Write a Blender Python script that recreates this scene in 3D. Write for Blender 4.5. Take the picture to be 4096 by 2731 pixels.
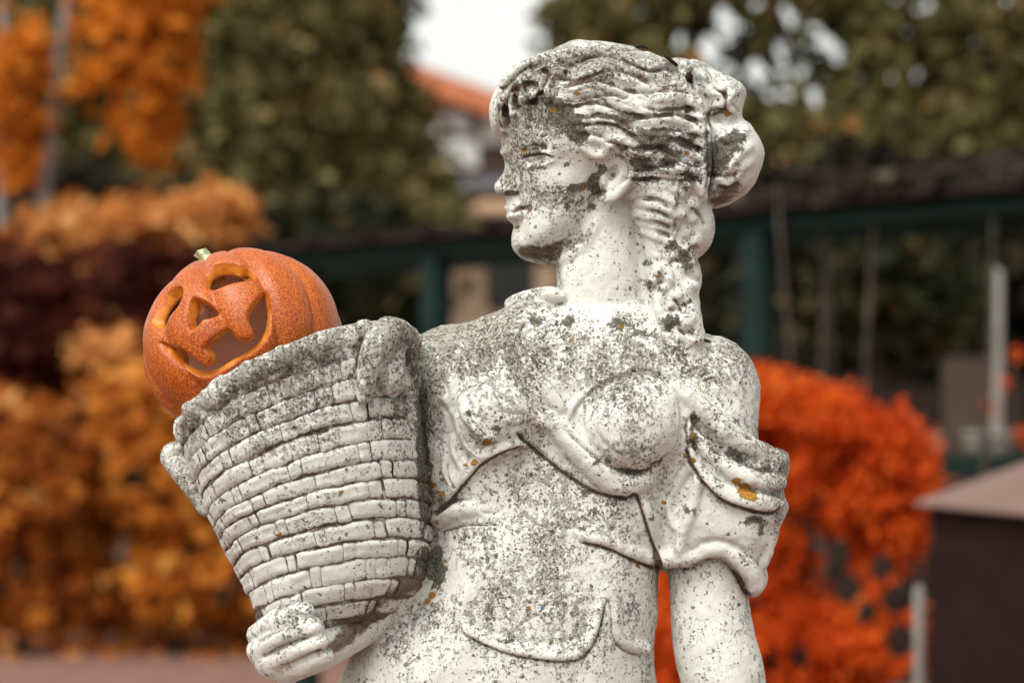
import bpy, math, random
import numpy as np
from mathutils import Vector, Matrix

for _o in list(bpy.data.objects):
    bpy.data.objects.remove(_o, do_unlink=True)
scene = bpy.context.scene
COL = scene.collection
R_ = math.radians

# ------------------------------------------------------------------ camera, sky, sun, exposure
FPX = 2418.0            # focal length expressed in 1024-wide pixels (85 mm lens)
CAMH = 1.6              # camera height
CAMD = 2.418            # metres from the camera to the statue's middle plane
HOR = 446.0             # image row of the horizon
cam_d = bpy.data.cameras.new('camera')
cam = bpy.data.objects.new('camera', cam_d)
COL.objects.link(cam)
cam.location = (0, -CAMD, CAMH)
cam.rotation_euler = (R_(90), 0, 0)
cam_d.lens = 85.0
cam_d.sensor_width = 36.0
cam_d.shift_y = (HOR - 341.0) / 1024.0
cam_d.clip_start = 0.05
cam_d.clip_end = 1000
cam_d.dof.use_dof = True
cam_d.dof.focus_distance = CAMD - 0.075
cam_d.dof.aperture_fstop = 3.9
cam_d.dof.aperture_blades = 0
scene.camera = cam

SUN_EL, SUN_AZ = 56.0, 215.0      # overcast: a broad soft sun above and behind the camera, to the left
world = bpy.data.worlds.new('World')
scene.world = world
world.use_nodes = True
wn = world.node_tree.nodes
wl = world.node_tree.links
wn.clear()
w_out = wn.new('ShaderNodeOutputWorld')
w_bg = wn.new('ShaderNodeBackground')
w_sky = wn.new('ShaderNodeTexSky')
w_sky.sky_type = 'NISHITA'
w_sky.sun_disc = False
w_sky.sun_elevation = R_(SUN_EL)
w_sky.sun_rotation = R_(SUN_AZ)
w_sky.dust_density = 4.0
w_sky.air_density = 1.0
w_sky.ozone_density = 1.0
w_hsv = wn.new('ShaderNodeHueSaturation')
w_hsv.inputs['Saturation'].default_value = 0.07
wl.new(w_sky.outputs[0], w_hsv.inputs['Color'])
w_tint = wn.new('ShaderNodeMix'); w_tint.data_type = 'RGBA'; w_tint.blend_type = 'MULTIPLY'; w_tint.inputs[0].default_value = 1.0
w_tint.inputs[7].default_value = (1.0, 1.0, 0.945, 1.0)      # a warm overcast
wl.new(w_hsv.outputs[0], w_tint.inputs[6])
wl.new(w_tint.outputs[2], w_bg.inputs['Color'])
w_bg.inputs['Strength'].default_value = 0.15
wl.new(w_bg.outputs[0], w_out.inputs['Surface'])

sun_d = bpy.data.lights.new('sun', 'SUN')
sun_d.energy = 0.8
sun_d.angle = R_(35)
sun_d.color = (1.0, 0.98, 0.94)
sun = bpy.data.objects.new('sun', sun_d)
COL.objects.link(sun)
_az = R_(SUN_AZ)
_dir = Vector((math.sin(_az) * math.cos(R_(SUN_EL)), math.cos(_az) * math.cos(R_(SUN_EL)), math.sin(R_(SUN_EL))))
sun.rotation_euler = _dir.to_track_quat('Z', 'Y').to_euler()

scene.view_settings.view_transform = 'Standard'
scene.view_settings.look = 'None'
scene.view_settings.exposure = 0.85
scene.view_settings.gamma = 1.0
scene.render.engine = 'CYCLES'
scene.cycles.use_denoising = True
scene.cycles.max_bounces = 6
scene.cycles.diffuse_bounces = 3
scene.cycles.transparent_max_bounces = 8

# ------------------------------------------------------------------ helpers
def tag(o, label=None, cat=None, group=None, kind=None):
    if label: o['label'] = label
    if cat: o['category'] = cat
    if group: o['group'] = group
    if kind: o['kind'] = kind
    return o

def empty(name, loc=(0, 0, 0)):
    o = bpy.data.objects.new(name, None)
    o.empty_display_size = 0.1
    o.location = loc
    COL.objects.link(o)
    return o

def mesh_obj(name, verts, faces, mat=None, parent=None, smooth=False, origin=None):
    """verts in world coordinates; a child keeps its parent's origin so textures run on across parts"""
    verts = np.asarray(verts, dtype=np.float64)
    if parent is not None:
        off = np.array(root_loc(parent))
        child_off = off
    else:
        child_off = np.array(origin if origin is not None else (0, 0, 0), dtype=float)
    v = (verts - child_off).astype(np.float32)
    me = bpy.data.meshes.new(name)
    if isinstance(faces, np.ndarray):
        n, k = faces.shape
        me.vertices.add(len(v)); me.vertices.foreach_set('co', v.ravel())
        me.loops.add(n * k); me.loops.foreach_set('vertex_index', faces.astype(np.int32).ravel())
        me.polygons.add(n)
        me.polygons.foreach_set('loop_start', np.arange(0, n * k, k, dtype=np.int32))
        me.polygons.foreach_set('loop_total', np.full(n, k, dtype=np.int32))
        me.update(calc_edges=True)
        me.validate()
    else:
        me.from_pydata([tuple(map(float, p)) for p in v], [], [tuple(int(i) for i in f) for f in faces])
        me.update()
    if smooth:
        me.polygons.foreach_set('use_smooth', np.ones(len(me.polygons), dtype=bool))
    if mat: me.materials.append(mat)
    o = bpy.data.objects.new(name, me)
    COL.objects.link(o)
    if parent is not None:
        o.parent = parent
    else:
        o.location = tuple(child_off)
    return o

def root_loc(o):
    l = Vector((0, 0, 0))
    while o is not None:
        l += o.location
        o = o.parent
    return tuple(l)

def P(px, py, d):
    """a point at d metres from the camera that stands where the photograph shows it"""
    return np.array([(px - 512.0) * d / FPX, d - CAMD, CAMH - (py - HOR) * d / FPX])

def frame_box(c0, ax, ay, az):
    """8 corners / 6 faces of a box from a corner and three edge vectors"""
    c0, ax, ay, az = map(np.asarray, (c0, ax, ay, az))
    v = [c0, c0 + ax, c0 + ax + ay, c0 + ay, c0 + az, c0 + ax + az, c0 + ax + ay + az, c0 + ay + az]
    f = [(0, 3, 2, 1), (4, 5, 6, 7), (0, 1, 5, 4), (1, 2, 6, 5), (2, 3, 7, 6), (3, 0, 4, 7)]
    return v, f

def bevel_box(c0, ax, ay, az, b):
    """box with chamfered edges (24 corners)"""
    import bmesh
    v, f = frame_box(c0, ax, ay, az)
    bm = bmesh.new()
    vs = [bm.verts.new(tuple(p)) for p in v]
    for q in f: bm.faces.new([vs[i] for i in q])
    bmesh.ops.recalc_face_normals(bm, faces=bm.faces)
    bmesh.ops.bevel(bm, geom=list(bm.edges), offset=b, segments=2, affect='EDGES', profile=0.5)
    bm.verts.ensure_lookup_table()
    bm.verts.index_update()
    vv = [tuple(x.co) for x in bm.verts]
    ff = [tuple(x.index for x in p.verts) for p in bm.faces]
    bm.free()
    return vv, ff

def tube(points, radii, seg=8, closed_ends=True):
    pts = [Vector(p) for p in points]
    n = len(pts)
    verts, faces = [], []
    up = Vector((0.13, 0.31, 0.94))
    for i, p in enumerate(pts):
        t = (pts[min(i + 1, n - 1)] - pts[max(i - 1, 0)]).normalized()
        a = t.cross(up)
        if a.length < 1e-4: a = t.cross(Vector((1, 0, 0)))
        a.normalize(); b = t.cross(a)
        for k in range(seg):
            an = 2 * math.pi * k / seg
            verts.append(p + (a * math.cos(an) + b * math.sin(an)) * radii[i])
    for i in range(n - 1):
        for k in range(seg):
            k2 = (k + 1) % seg
            faces.append((i * seg + k, i * seg + k2, (i + 1) * seg + k2, (i + 1) * seg + k))
    if closed_ends:
        faces.append(tuple(range(seg - 1, -1, -1)))
        faces.append(tuple((n - 1) * seg + k for k in range(seg)))
    return verts, faces

# ------------------------------------------------------------------ material helpers
def new_mat(name):
    m = bpy.data.materials.new(name)
    m.use_nodes = True
    nt = m.node_tree
    b = nt.nodes['Principled BSDF']
    return m, nt, b

def N(nt, kind, **kw):
    n = nt.nodes.new(kind)
    for k, v in kw.items():
        if hasattr(n, k): setattr(n, k, v)
        else: n.inputs[k].default_value = v
    return n

def ramp(nt, stops, interp='LINEAR'):
    n = nt.nodes.new('ShaderNodeValToRGB')
    n.color_ramp.interpolation = interp
    el = n.color_ramp.elements
    while len(el) < len(stops): el.new(0.5)
    for e, (p, c) in zip(el, stops):
        e.position = p
        e.color = (c[0], c[1], c[2], 1) if not isinstance(c, (int, float)) else (c, c, c, 1)
    return n

def math_n(nt, op, a, b=None, clamp=False):
    n = nt.nodes.new('ShaderNodeMath'); n.operation = op; n.use_clamp = clamp
    for i, x in enumerate((a, b)):
        if x is None: continue
        if isinstance(x, (int, float)): n.inputs[i].default_value = x
        else: nt.links.new(x, n.inputs[i])
    return n.outputs[0]

def mixc(nt, fac, a, b):
    n = nt.nodes.new('ShaderNodeMix'); n.data_type = 'RGBA'
    for s, x in ((n.inputs[0], fac), (n.inputs[6], a), (n.inputs[7], b)):
        if isinstance(x, (int, float)): s.default_value = x
        elif isinstance(x, tuple): s.default_value = (x[0], x[1], x[2], 1)
        else: nt.links.new(x, s)
    return n.outputs[2]

def maprange(nt, x, a, b, c=0.0, d=1.0, smooth=True):
    n = nt.nodes.new('ShaderNodeMapRange')
    n.interpolation_type = 'SMOOTHSTEP' if smooth else 'LINEAR'
    nt.links.new(x, n.inputs[0])
    for i, v in enumerate((a, b, c, d)):
        if isinstance(v, (int, float)): n.inputs[i + 1].default_value = v
        else: nt.links.new(v, n.inputs[i + 1])
    return n.outputs[0]

def leaf_mat(name, stops, rough=0.6, trans=0.25):
    m, nt, b = new_mat(name)
    g = N(nt, 'ShaderNodeNewGeometry')
    r = ramp(nt, stops)
    tc = N(nt, 'ShaderNodeTexCoord')
    cl = N(nt, 'ShaderNodeTexNoise', Scale=2.6, Detail=2.0, Roughness=0.6)     # noise gathers the leaf tones into light and dark clumps
    nt.links.new(tc.outputs['Object'], cl.inputs['Vector'])
    f_ = math_n(nt, 'ADD', math_n(nt, 'MULTIPLY', g.outputs['Random Per Island'], 0.72), math_n(nt, 'MULTIPLY', math_n(nt, 'SUBTRACT', cl.outputs[0], 0.40), 1.5), True)
    nt.links.new(f_, r.inputs[0])
    nt.links.new(r.outputs[0], b.inputs['Base Color'])
    b.inputs['Roughness'].default_value = rough
    b.inputs['Specular IOR Level'].default_value = 0.08
    t = N(nt, 'ShaderNodeBsdfTranslucent')
    nt.links.new(r.outputs[0], t.inputs[0])
    mx = N(nt, 'ShaderNodeMixShader'); mx.inputs[0].default_value = trans
    nt.links.new(b.outputs[0], mx.inputs[1]); nt.links.new(t.outputs[0], mx.inputs[2])
    nt.links.new(mx.outputs[0], nt.nodes['Material Output'].inputs[0])
    return m

def rough_mat(name, col, col2, scale=20.0, rough=0.8, bump=0.3, detail=5.0):
    m, nt, b = new_mat(name)
    tc = N(nt, 'ShaderNodeTexCoord')
    n = N(nt, 'ShaderNodeTexNoise', Scale=scale, Detail=detail)
    nt.links.new(tc.outputs['Object'], n.inputs['Vector'])
    r = ramp(nt, [(0.3, col), (0.7, col2)])
    nt.links.new(n.outputs[0], r.inputs[0])
    nt.links.new(r.outputs[0], b.inputs['Base Color'])
    b.inputs['Roughness'].default_value = rough
    b.inputs['Specular IOR Level'].default_value = 0.5 if rough < 0.6 else 0.12
    if bump:
        bp = N(nt, 'ShaderNodeBump', Strength=bump, Distance=0.01)
        nt.links.new(n.outputs[0], bp.inputs['Height'])
        nt.links.new(bp.outputs[0], b.inputs['Normal'])
    return m
# ------------------------------------------------------------------ sculpting: distance fields turned into surfaces
DMM = CAMD * 1000.0
def conv(px, py, z):
    """photograph position + depth (mm towards the camera) -> millimetres in the statue's own space"""
    s = 1.0 - z / DMM
    return np.array([(px - 512.0) * s, (py - HOR) * s, z])
def to_world(v):
    v = np.asarray(v, dtype=np.float64)
    return np.stack([v[:, 0], -v[:, 2], -v[:, 1]], 1) / 1000.0 + np.array([0, 0, CAMH])
def smin(a, b, k):
    h = np.clip(0.5 + 0.5 * (b - a) / k, 0, 1)
    return b + (a - b) * h - k * h * (1 - h)

def catmull(pts, n=6):
    pts = np.asarray(pts, dtype=np.float64)
    if len(pts) < 3: return pts
    p = np.vstack([2 * pts[0] - pts[1], pts, 2 * pts[-1] - pts[-2]])
    out = []
    t = np.linspace(0, 1, n, endpoint=False)[:, None]
    for i in range(1, len(p) - 2):
        a, b, c, d = p[i - 1], p[i], p[i + 1], p[i + 2]
        out.append(0.5 * ((2 * b) + (c - a) * t + (2 * a - 5 * b + 4 * c - d) * t ** 2 + (3 * b - a - 3 * c + d) * t ** 3))
    out.append(pts[-1][None])
    return np.vstack(out)

def poly_sdf(X, Y, poly):
    """signed distance, positive inside"""
    poly = np.asarray(poly, dtype=np.float64)
    best = np.full(X.shape, 1e12)
    inside = np.zeros(X.shape, dtype=bool)
    n = len(poly)
    for i in range(n):
        x0, y0 = poly[i]; x1, y1 = poly[(i + 1) % n]
        dx, dy = x1 - x0, y1 - y0
        L = dx * dx + dy * dy + 1e-12
        t = np.clip(((X - x0) * dx + (Y - y0) * dy) / L, 0, 1)
        best = np.minimum(best, (X - x0 - t * dx) ** 2 + (Y - y0 - t * dy) ** 2)
        c = ((y0 > Y) != (y1 > Y))
        with np.errstate(divide='ignore', invalid='ignore'):
            xi = (x1 - x0) * (Y - y0) / (y1 - y0 + 1e-30) + x0
        inside ^= c & (X < xi)
    d = np.sqrt(best)
    return np.where(inside, d, -d)

def blur2(a, n):
    for _ in range(n):
        p = np.pad(a, 1, mode='edge')
        a = (p[:-2, 1:-1] + p[2:, 1:-1] + p[1:-1, :-2] + p[1:-1, 2:] + 2 * p[1:-1, 1:-1]) / 6.0
    return a

class Field:
    def __init__(s, lo, hi, v):
        s.lo = np.array(lo, float); s.v = v
        s.n = np.ceil((np.array(hi, float) - s.lo) / v).astype(int) + 1
        s.ax = [s.lo[i] + v * np.arange(s.n[i]) for i in range(3)]
        s.F = np.full(s.n, 60.0, dtype=np.float32)
    def sl(s, lo, hi):
        a = np.clip(np.floor((np.array(lo) - s.lo) / s.v).astype(int), 0, s.n)
        b = np.clip(np.ceil((np.array(hi) - s.lo) / s.v).astype(int) + 1, 0, s.n)
        return tuple(slice(a[i], b[i]) for i in range(3))
    def put(s, sl, d, k, sub=False):
        a = s.F[sl]
        if sub: s.F[sl] = -smin(-a, d, k)
        else: s.F[sl] = smin(a, d, k)
    def ell(s, c, r, k=6.0, rotz=0.0, sub=False):
        """ellipsoid: c=(px,py,z), r=(rx,ry,rz)"""
        p = conv(*c); r = np.array(r, float); m = max(r) + k * 1.5 + 2 * s.v
        sl = s.sl(p - m, p + m)
        x = (s.ax[0][sl[0]] - p[0])[:, None, None]; y = (s.ax[1][sl[1]] - p[1])[None, :, None]; z = (s.ax[2][sl[2]] - p[2])[None, None, :]
        if rotz:
            cs, sn = math.cos(R_(rotz)), math.sin(R_(rotz))
            x, y = x * cs + y * sn, -x * sn + y * cs
        q = np.sqrt((x / r[0]) ** 2 + (y / r[1]) ** 2 + (z / r[2]) ** 2)
        g = np.sqrt((x / r[0] ** 2) ** 2 + (y / r[1] ** 2) ** 2 + (z / r[2] ** 2) ** 2) + 1e-6
        d = (q * (q - 1.0) / g)
        d = np.where(q < 0.3, -min(r) * 0.7, d)
        s.put(sl, d.astype(np.float32), k, sub)
    def chain(s, pts, k=4.0, sub=False, smooth=True):
        """pts: (px,py,z,r)"""
        pts = np.asarray(pts, float)
        q = np.array([list(conv(*p[:3])) + [p[3]] for p in pts])
        if smooth and len(q) > 2: q = catmull(q, 4)
        m = q[:, 3].max() + k * 1.5 + 2 * s.v
        sl = s.sl(q[:, :3].min(0) - m, q[:, :3].max(0) + m)
        x = s.ax[0][sl[0]][:, None, None].astype(np.float32); y = s.ax[1][sl[1]][None, :, None].astype(np.float32); z = s.ax[2][sl[2]][None, None, :].astype(np.float32)
        best = None
        if len(q) == 1:
            best = np.sqrt((x - q[0, 0]) ** 2 + (y - q[0, 1]) ** 2 + (z - q[0, 2]) ** 2) - q[0, 3]
        for i in range(len(q) - 1):
            a, b = q[i], q[i + 1]
            e = (b - a)[:3].astype(np.float32); L = float(e @ e) + 1e-6
            t = np.clip(((x - a[0]) * e[0] + (y - a[1]) * e[1] + (z - a[2]) * e[2]) / L, 0, 1)
            d = np.sqrt((x - a[0] - t * e[0]) ** 2 + (y - a[1] - t * e[1]) ** 2 + (z - a[2] - t * e[2]) ** 2) - (a[3] + t * (b[3] - a[3]))
            best = d if best is None else np.minimum(best, d)
        s.put(sl, best.astype(np.float32), k, sub)
    def inflate(s, poly, zc, W, R, k=6.0, blur=6, smooth=True):
        """a closed outline blown up into a rounded solid of half depth W"""
        pts = catmull(list(poly) + [poly[0]], 4)[:-1] if smooth else np.array(poly, float)
        sc = 1.0 - zc / DMM
        pm = np.stack([(pts[:, 0] - 512) * sc, (pts[:, 1] - HOR) * sc], 1)
        m = k * 1.5 + 2 * s.v
        sl = s.sl([pm[:, 0].min() - m, pm[:, 1].min() - m, zc - W - m], [pm[:, 0].max() + m, pm[:, 1].max() + m, zc + W + m])
        X, Y = np.meshgrid(s.ax[0][sl[0]], s.ax[1][sl[1]], indexing='ij')
        d = poly_sdf(X, Y, pm)
        ds = blur2(d, blur)
        w = np.clip(d / 6.0, 0, 1)
        d = d * (1 - w) + ds * w
        z = (s.ax[2][sl[2]] - zc)[None, None, :] * (R / W)
        e = np.maximum(R - d, 0)[:, :, None]
        f = (np.sqrt(e ** 2 + z ** 2) - R) * min(1.0, W / R)
        s.put(sl, f.astype(np.float32), k)
    def front(s, px, py):
        """depth of the surface seen at a photograph position"""
        z = 60.0
        for _ in range(3):
            c = conv(px, py, z)
            i = np.clip(np.round((c[:2] - s.lo[:2]) / s.v).astype(int), 0, s.n[:2] - 1)
            col = s.F[i[0], i[1], :]
            w = np.nonzero(col < 0)[0]
            if len(w) == 0: return None
            z = s.ax[2][w[-1]]
        return float(z)
    def roll(s, pts, k=4.0):
        """a fold laid on the surface: pts (px,py,r,dz) where dz moves its axis off the surface"""
        pts = catmull(np.asarray(pts, float), 3)
        zs = [s.front(p[0], p[1]) for p in pts]
        good = [z for z in zs if z is not None]
        if not good: return
        # fill gaps, then ease the depths so that the fold runs smoothly
        last = good[0]; z2 = []
        for z in zs:
            if z is None: z = last
            last = z; z2.append(z)
        z2 = np.array(z2)
        for _ in range(3):
            zp = np.pad(z2, 1, mode='edge'); z2 = (zp[:-2] + 2 * zp[1:-1] + zp[2:]) / 4
        s.chain([(p[0], p[1], z + p[3], p[2]) for p, z in zip(pts, z2)], k=k, smooth=False)
    def surface(s):
        F = s.F; v = s.v
        S = F < 0
        cnt = np.zeros(np.array(S.shape) - 1, dtype=np.uint8)
        for i in (0, 1):
            for j in (0, 1):
                for k in (0, 1):
                    cnt += S[i:S.shape[0] - 1 + i, j:S.shape[1] - 1 + j, k:S.shape[2] - 1 + k]
        act = (cnt > 0) & (cnt < 8)
        del cnt
        ii = np.argwhere(act)
        idx = np.full(act.shape, -1, dtype=np.int32)
        idx[act] = np.arange(len(ii), dtype=np.int32)
        corner = {}
        for i in (0, 1):
            for j in (0, 1):
                for k in (0, 1):
                    corner[(i, j, k)] = F[ii[:, 0] + i, ii[:, 1] + j, ii[:, 2] + k]
        acc = np.zeros((len(ii), 3)); num = np.zeros(len(ii))
        for a in corner:
            for ax in range(3):
                if a[ax] == 0:
                    b = list(a); b[ax] = 1; b = tuple(b)
                    fa, fb = corner[a], corner[b]
                    cr = (fa < 0) != (fb < 0)
                    t = np.where(cr, fa / (fa - fb + 1e-12), 0)
                    p = np.array(a, float)[None, :].repeat(len(ii), 0)
                    p[:, ax] = t
                    acc += p * cr[:, None]; num += cr
        pos = (ii + acc / num[:, None]) * v + s.lo
        quads = []
        for ax in range(3):
            a = [slice(1, -1)] * 3; b = [slice(1, -1)] * 3
            a[ax] = slice(0, -1); b[ax] = slice(1, None)
            cr = S[tuple(a)] != S[tuple(b)]
            e = np.argwhere(cr)
            off = np.array([1, 1, 1]); off[ax] = 0
            e = e + off
            st = S[e[:, 0], e[:, 1], e[:, 2]]
            u, w = [(1, 2), (2, 0), (0, 1)][ax]
            du = np.zeros(3, int); du[u] = 1
            dw = np.zeros(3, int); dw[w] = 1
            def g(q): return idx[q[:, 0], q[:, 1], q[:, 2]]
            c00 = g(e - du - dw); c10 = g(e - dw); c11 = g(e); c01 = g(e - du)
            q = np.stack([c00, c10, c11, c01], 1)
            q[~st] = q[~st][:, ::-1]
            quads.append(q)
        q = np.vstack(quads)
        q = q[(q >= 0).all(1)]
        return pos, q

def vnormals(pos, q):
    a, b, c, d = (pos[q[:, i]] for i in range(4))
    n = np.cross(c - a, d - b)
    out = np.zeros_like(pos)
    for i in range(4):
        for k in range(3):
            out[:, k] += np.bincount(q[:, i], weights=n[:, k], minlength=len(pos))
    return out / (np.linalg.norm(out, axis=1, keepdims=True) + 1e-12)

def relax(pos, q, it, f=0.5):
    for _ in range(it):
        s = np.zeros_like(pos); n = np.zeros(len(pos))
        for i in range(4):
            a, b = q[:, i], q[:, (i + 1) % 4]
            for k in range(3):
                s[:, k] += np.bincount(a, weights=pos[b, k], minlength=len(pos)) + np.bincount(b, weights=pos[a, k], minlength=len(pos))
            n += np.bincount(a, minlength=len(pos)) + np.bincount(b, minlength=len(pos))
        pos = pos * (1 - f) + f * s / np.maximum(n, 1)[:, None]
    return pos

_rs = np.random.RandomState(7)
_lat = _rs.rand(64, 64, 64).astype(np.float32)
def vnoise(p, scale):
    """value noise in [-1,1]; scale = size of a lump"""
    q = p / scale + 100.0
    i = np.floor(q).astype(int); f = q - i; f = f * f * (3 - 2 * f)
    i %= 64; j = (i + 1) % 64
    o = 0
    for a in (0, 1):
        for b in (0, 1):
            for c in (0, 1):
                o = o + _lat[(j if a else i)[:, 0], (j if b else i)[:, 1], (j if c else i)[:, 2]] * \
                    ((f if a else 1 - f)[:, 0] * (f if b else 1 - f)[:, 1] * (f if c else 1 - f)[:, 2])
    return o * 2 - 1

class Relief:
    """carved lines, bosses and growth, drawn over the statue as height and colour-mask maps"""
    def __init__(s, x0, y0, x1, y1, res=2):
        s.x0, s.y0, s.res = x0, y0, res
        s.X, s.Y = np.meshgrid(np.arange(x0, x1, 1.0 / res), np.arange(y0, y1, 1.0 / res), indexing='ij')
        s.m = {}
    def layer(s, n):
        if n not in s.m: s.m[n] = np.zeros(s.X.shape, dtype=np.float32)
        return s.m[n]
    def box(s, xs, ys, m):
        a = int(max(0, (min(xs) - m - s.x0) * s.res)); b = int(max(0, (max(xs) + m - s.x0) * s.res))
        c = int(max(0, (min(ys) - m - s.y0) * s.res)); d = int(max(0, (max(ys) + m - s.y0) * s.res))
        return slice(a, b), slice(c, d)
    def dist(s, pts, m):
        q = catmull(pts, 5)
        sl = s.box(q[:, 0], q[:, 1], m)
        X, Y = s.X[sl], s.Y[sl]
        best = np.full(X.shape, 1e9); tt = np.zeros(X.shape); side = np.zeros(X.shape)
        for i in range(len(q) - 1):
            dx, dy = q[i + 1] - q[i]
            L = dx * dx + dy * dy + 1e-9
            t = np.clip(((X - q[i, 0]) * dx + (Y - q[i, 1]) * dy) / L, 0, 1)
            ex, ey = X - q[i, 0] - t * dx, Y - q[i, 1] - t * dy
            d = ex * ex + ey * ey
            c = d < best
            best = np.where(c, d, best); tt = np.where(c, (i + t) / (len(q) - 1), tt)
            side = np.where(c, np.sign(dx * (Y - q[i, 1]) - dy * (X - q[i, 0])), side)
        return sl, np.sqrt(best), tt, side
    def line(s, pts, w, h, layer='h', taper=0.15):
        """ridge (h>0) or groove (h<0) of half width w"""
        sl, d, t, _ = s.dist(pts, w * 3)
        a = h * np.exp(-(d / w) ** 2)
        if taper: a *= np.clip(t / taper, 0, 1) ** 0.5 * np.clip((1 - t) / taper, 0, 1) ** 0.5
        s.layer(layer)[sl] += a
    def groove(s, pts, w, h, dirt=0.6, dw=1.5, taper=0.15):
        s.line(pts, w, -h, 'h', taper)
        if dirt: s.line(pts, w * dw, dirt, 'dirt', taper)
    def step(s, pts, h, L, side=1, w=2.0, dip=0.4, dirt=0.5, taper=0.1):
        """edge of a layer: raised by h on one side, fading over L"""
        sl, d, t, sd = s.dist(pts, L * 3)
        a = np.where(sd == side, h * np.exp(-(d / L)) * (1 - np.exp(-(d / 1.2) ** 2) * 0.5), -dip * h * np.exp(-(d / w) ** 2))
        if taper: a *= np.clip(t / taper, 0, 1) * np.clip((1 - t) / taper, 0, 1)
        s.layer('h')[sl] += a
        if dirt:
            e = dirt * np.where(sd == side, np.exp(-(d / (w * 0.7)) ** 2), np.exp(-(d / (w * 1.8)) ** 2))
            s.layer('dirt')[sl] += e * np.clip(t / 0.1, 0, 1) * np.clip((1 - t) / 0.1, 0, 1)
    def blob(s, x, y, rx, ry, h, layer='h', rot=0.0, p=2.0):
        m = max(rx, ry) * 2.2
        sl = s.box([x], [y], m)
        X, Y = s.X[sl] - x, s.Y[sl] - y
        c, n = math.cos(R_(rot)), math.sin(R_(rot))
        u, v = (X * c + Y * n) / rx, (-X * n + Y * c) / ry
        s.layer(layer)[sl] += h * np.exp(-(u * u + v * v) ** (p / 2))
    def sample(s, layer, px, py):
        a = s.layer(layer)
        fx = np.clip((px - s.x0) * s.res, 0, a.shape[0] - 1.001); fy = np.clip((py - s.y0) * s.res, 0, a.shape[1] - 1.001)
        i, j = fx.astype(int), fy.astype(int); u, v = fx - i, fy - j
        return a[i, j] * (1 - u) * (1 - v) + a[i + 1, j] * u * (1 - v) + a[i, j + 1] * (1 - u) * v + a[i + 1, j + 1] * u * v

def project(pos):
    s = 1.0 - pos[:, 2] / DMM
    return pos[:, 0] / s + 512.0, pos[:, 1] / s + HOR

def add_masks(o, cols):
    at = o.data.attributes.new('growth', 'FLOAT_COLOR', 'POINT')
    at.data.foreach_set('color', np.ascontiguousarray(cols, dtype=np.float32).ravel())
# ------------------------------------------------------------------ ground
MAT_GROUND = rough_mat('leaf_mould_soil', (0.045, 0.028, 0.018), (0.13, 0.06, 0.028), 3.0, 0.95, 0.5, 8)
MAT_PATH = rough_mat('pink_gravel', (0.15, 0.075, 0.056), (0.21, 0.122, 0.098), 4.0, 0.95, 0.3, 8)
S_ = 400.0
g_ = mesh_obj('ground', [(-S_, -60, 0), (S_, -60, 0), (S_, 600, 0), (-S_, 600, 0)], [(0, 1, 2, 3)], MAT_GROUND)
tag(g_, kind='structure')
p_ = mesh_obj('path', [(-60, -6, 0.004), (40, -6, 0.004), (40, 17.6, 0.004), (6, 18.4, 0.004), (-6, 18.9, 0.004), (-60, 19.4, 0.004)], [(0, 1, 2, 3, 4, 5)], MAT_PATH)
tag(p_, kind='structure')

# ------------------------------------------------------------------ foliage
def leaves(name, centres, size, mat, parent, rs, per=1, spread=0.0, flat=0.35, droop=0.0, gaps=None):
    """many small folded leaves spread round the given points, one mesh"""
    c = np.repeat(np.asarray(centres, float), per, axis=0)
    if spread: c = c + rs.normal(0, 1, c.shape) * (np.array(spread) if not np.isscalar(spread) else spread)
    if gaps:      # holes through the crown
        dd = c[:, 1] + CAMD; gx_ = c[:, 0] * FPX / dd + 512; gy_ = HOR - (c[:, 2] - CAMH) * FPX / dd
        keep = np.ones(len(c), bool)
        for (hx, hy, hr) in gaps: keep &= (gx_ - hx) ** 2 + ((gy_ - hy) * 0.85) ** 2 > hr * hr
        c = c[keep]
    n = len(c)
    s = size * rs.uniform(0.6, 1.35, n)
    d = rs.normal(0, 1, (n, 3)); d[:, 2] -= droop; d /= np.linalg.norm(d, axis=1, keepdims=True)
    e = rs.normal(0, 1, (n, 3)); e = np.cross(d, e); e /= np.linalg.norm(e, axis=1, keepdims=True) + 1e-9
    nn = np.cross(d, e)
    w = s * 0.42
    v = np.stack([c - d * s[:, None] * 0.5, c + e * w[:, None] + nn * (w * flat)[:, None] - d * (s * 0.05)[:, None],
                  c + d * s[:, None] * 0.5 - nn * (s * 0.12)[:, None], c - e * w[:, None] + nn * (w * flat)[:, None] - d * (s * 0.05)[:, None]], 1)
    idx = np.arange(n * 4).reshape(n, 4)
    tri = np.concatenate([idx[:, [0, 1, 2]], idx[:, [0, 2, 3]]])
    return mesh_obj(name, v.reshape(-1, 3), tri, mat, parent)

def blob_points(rs, n, px, py, d, rx, ry, rd, hollow=0.35):
    """points in an ellipsoid standing where the photograph shows (px,py) at d metres; rx, ry in pixels there, rd in metres"""
    u = rs.normal(0, 1, (n, 3)); u /= np.linalg.norm(u, axis=1, keepdims=True)
    r = (hollow + (1 - hollow) * rs.rand(n, 1)) ** 0.6
    u = u * r
    k = d / FPX
    return P(px, py, d) + np.stack([u[:, 0] * rx * k, u[:, 1] * rd, u[:, 2] * ry * k], 1)

def base_at(px, d):
    p = P(px, HOR, d); return (p[0], p[1], 0.0)

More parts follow.
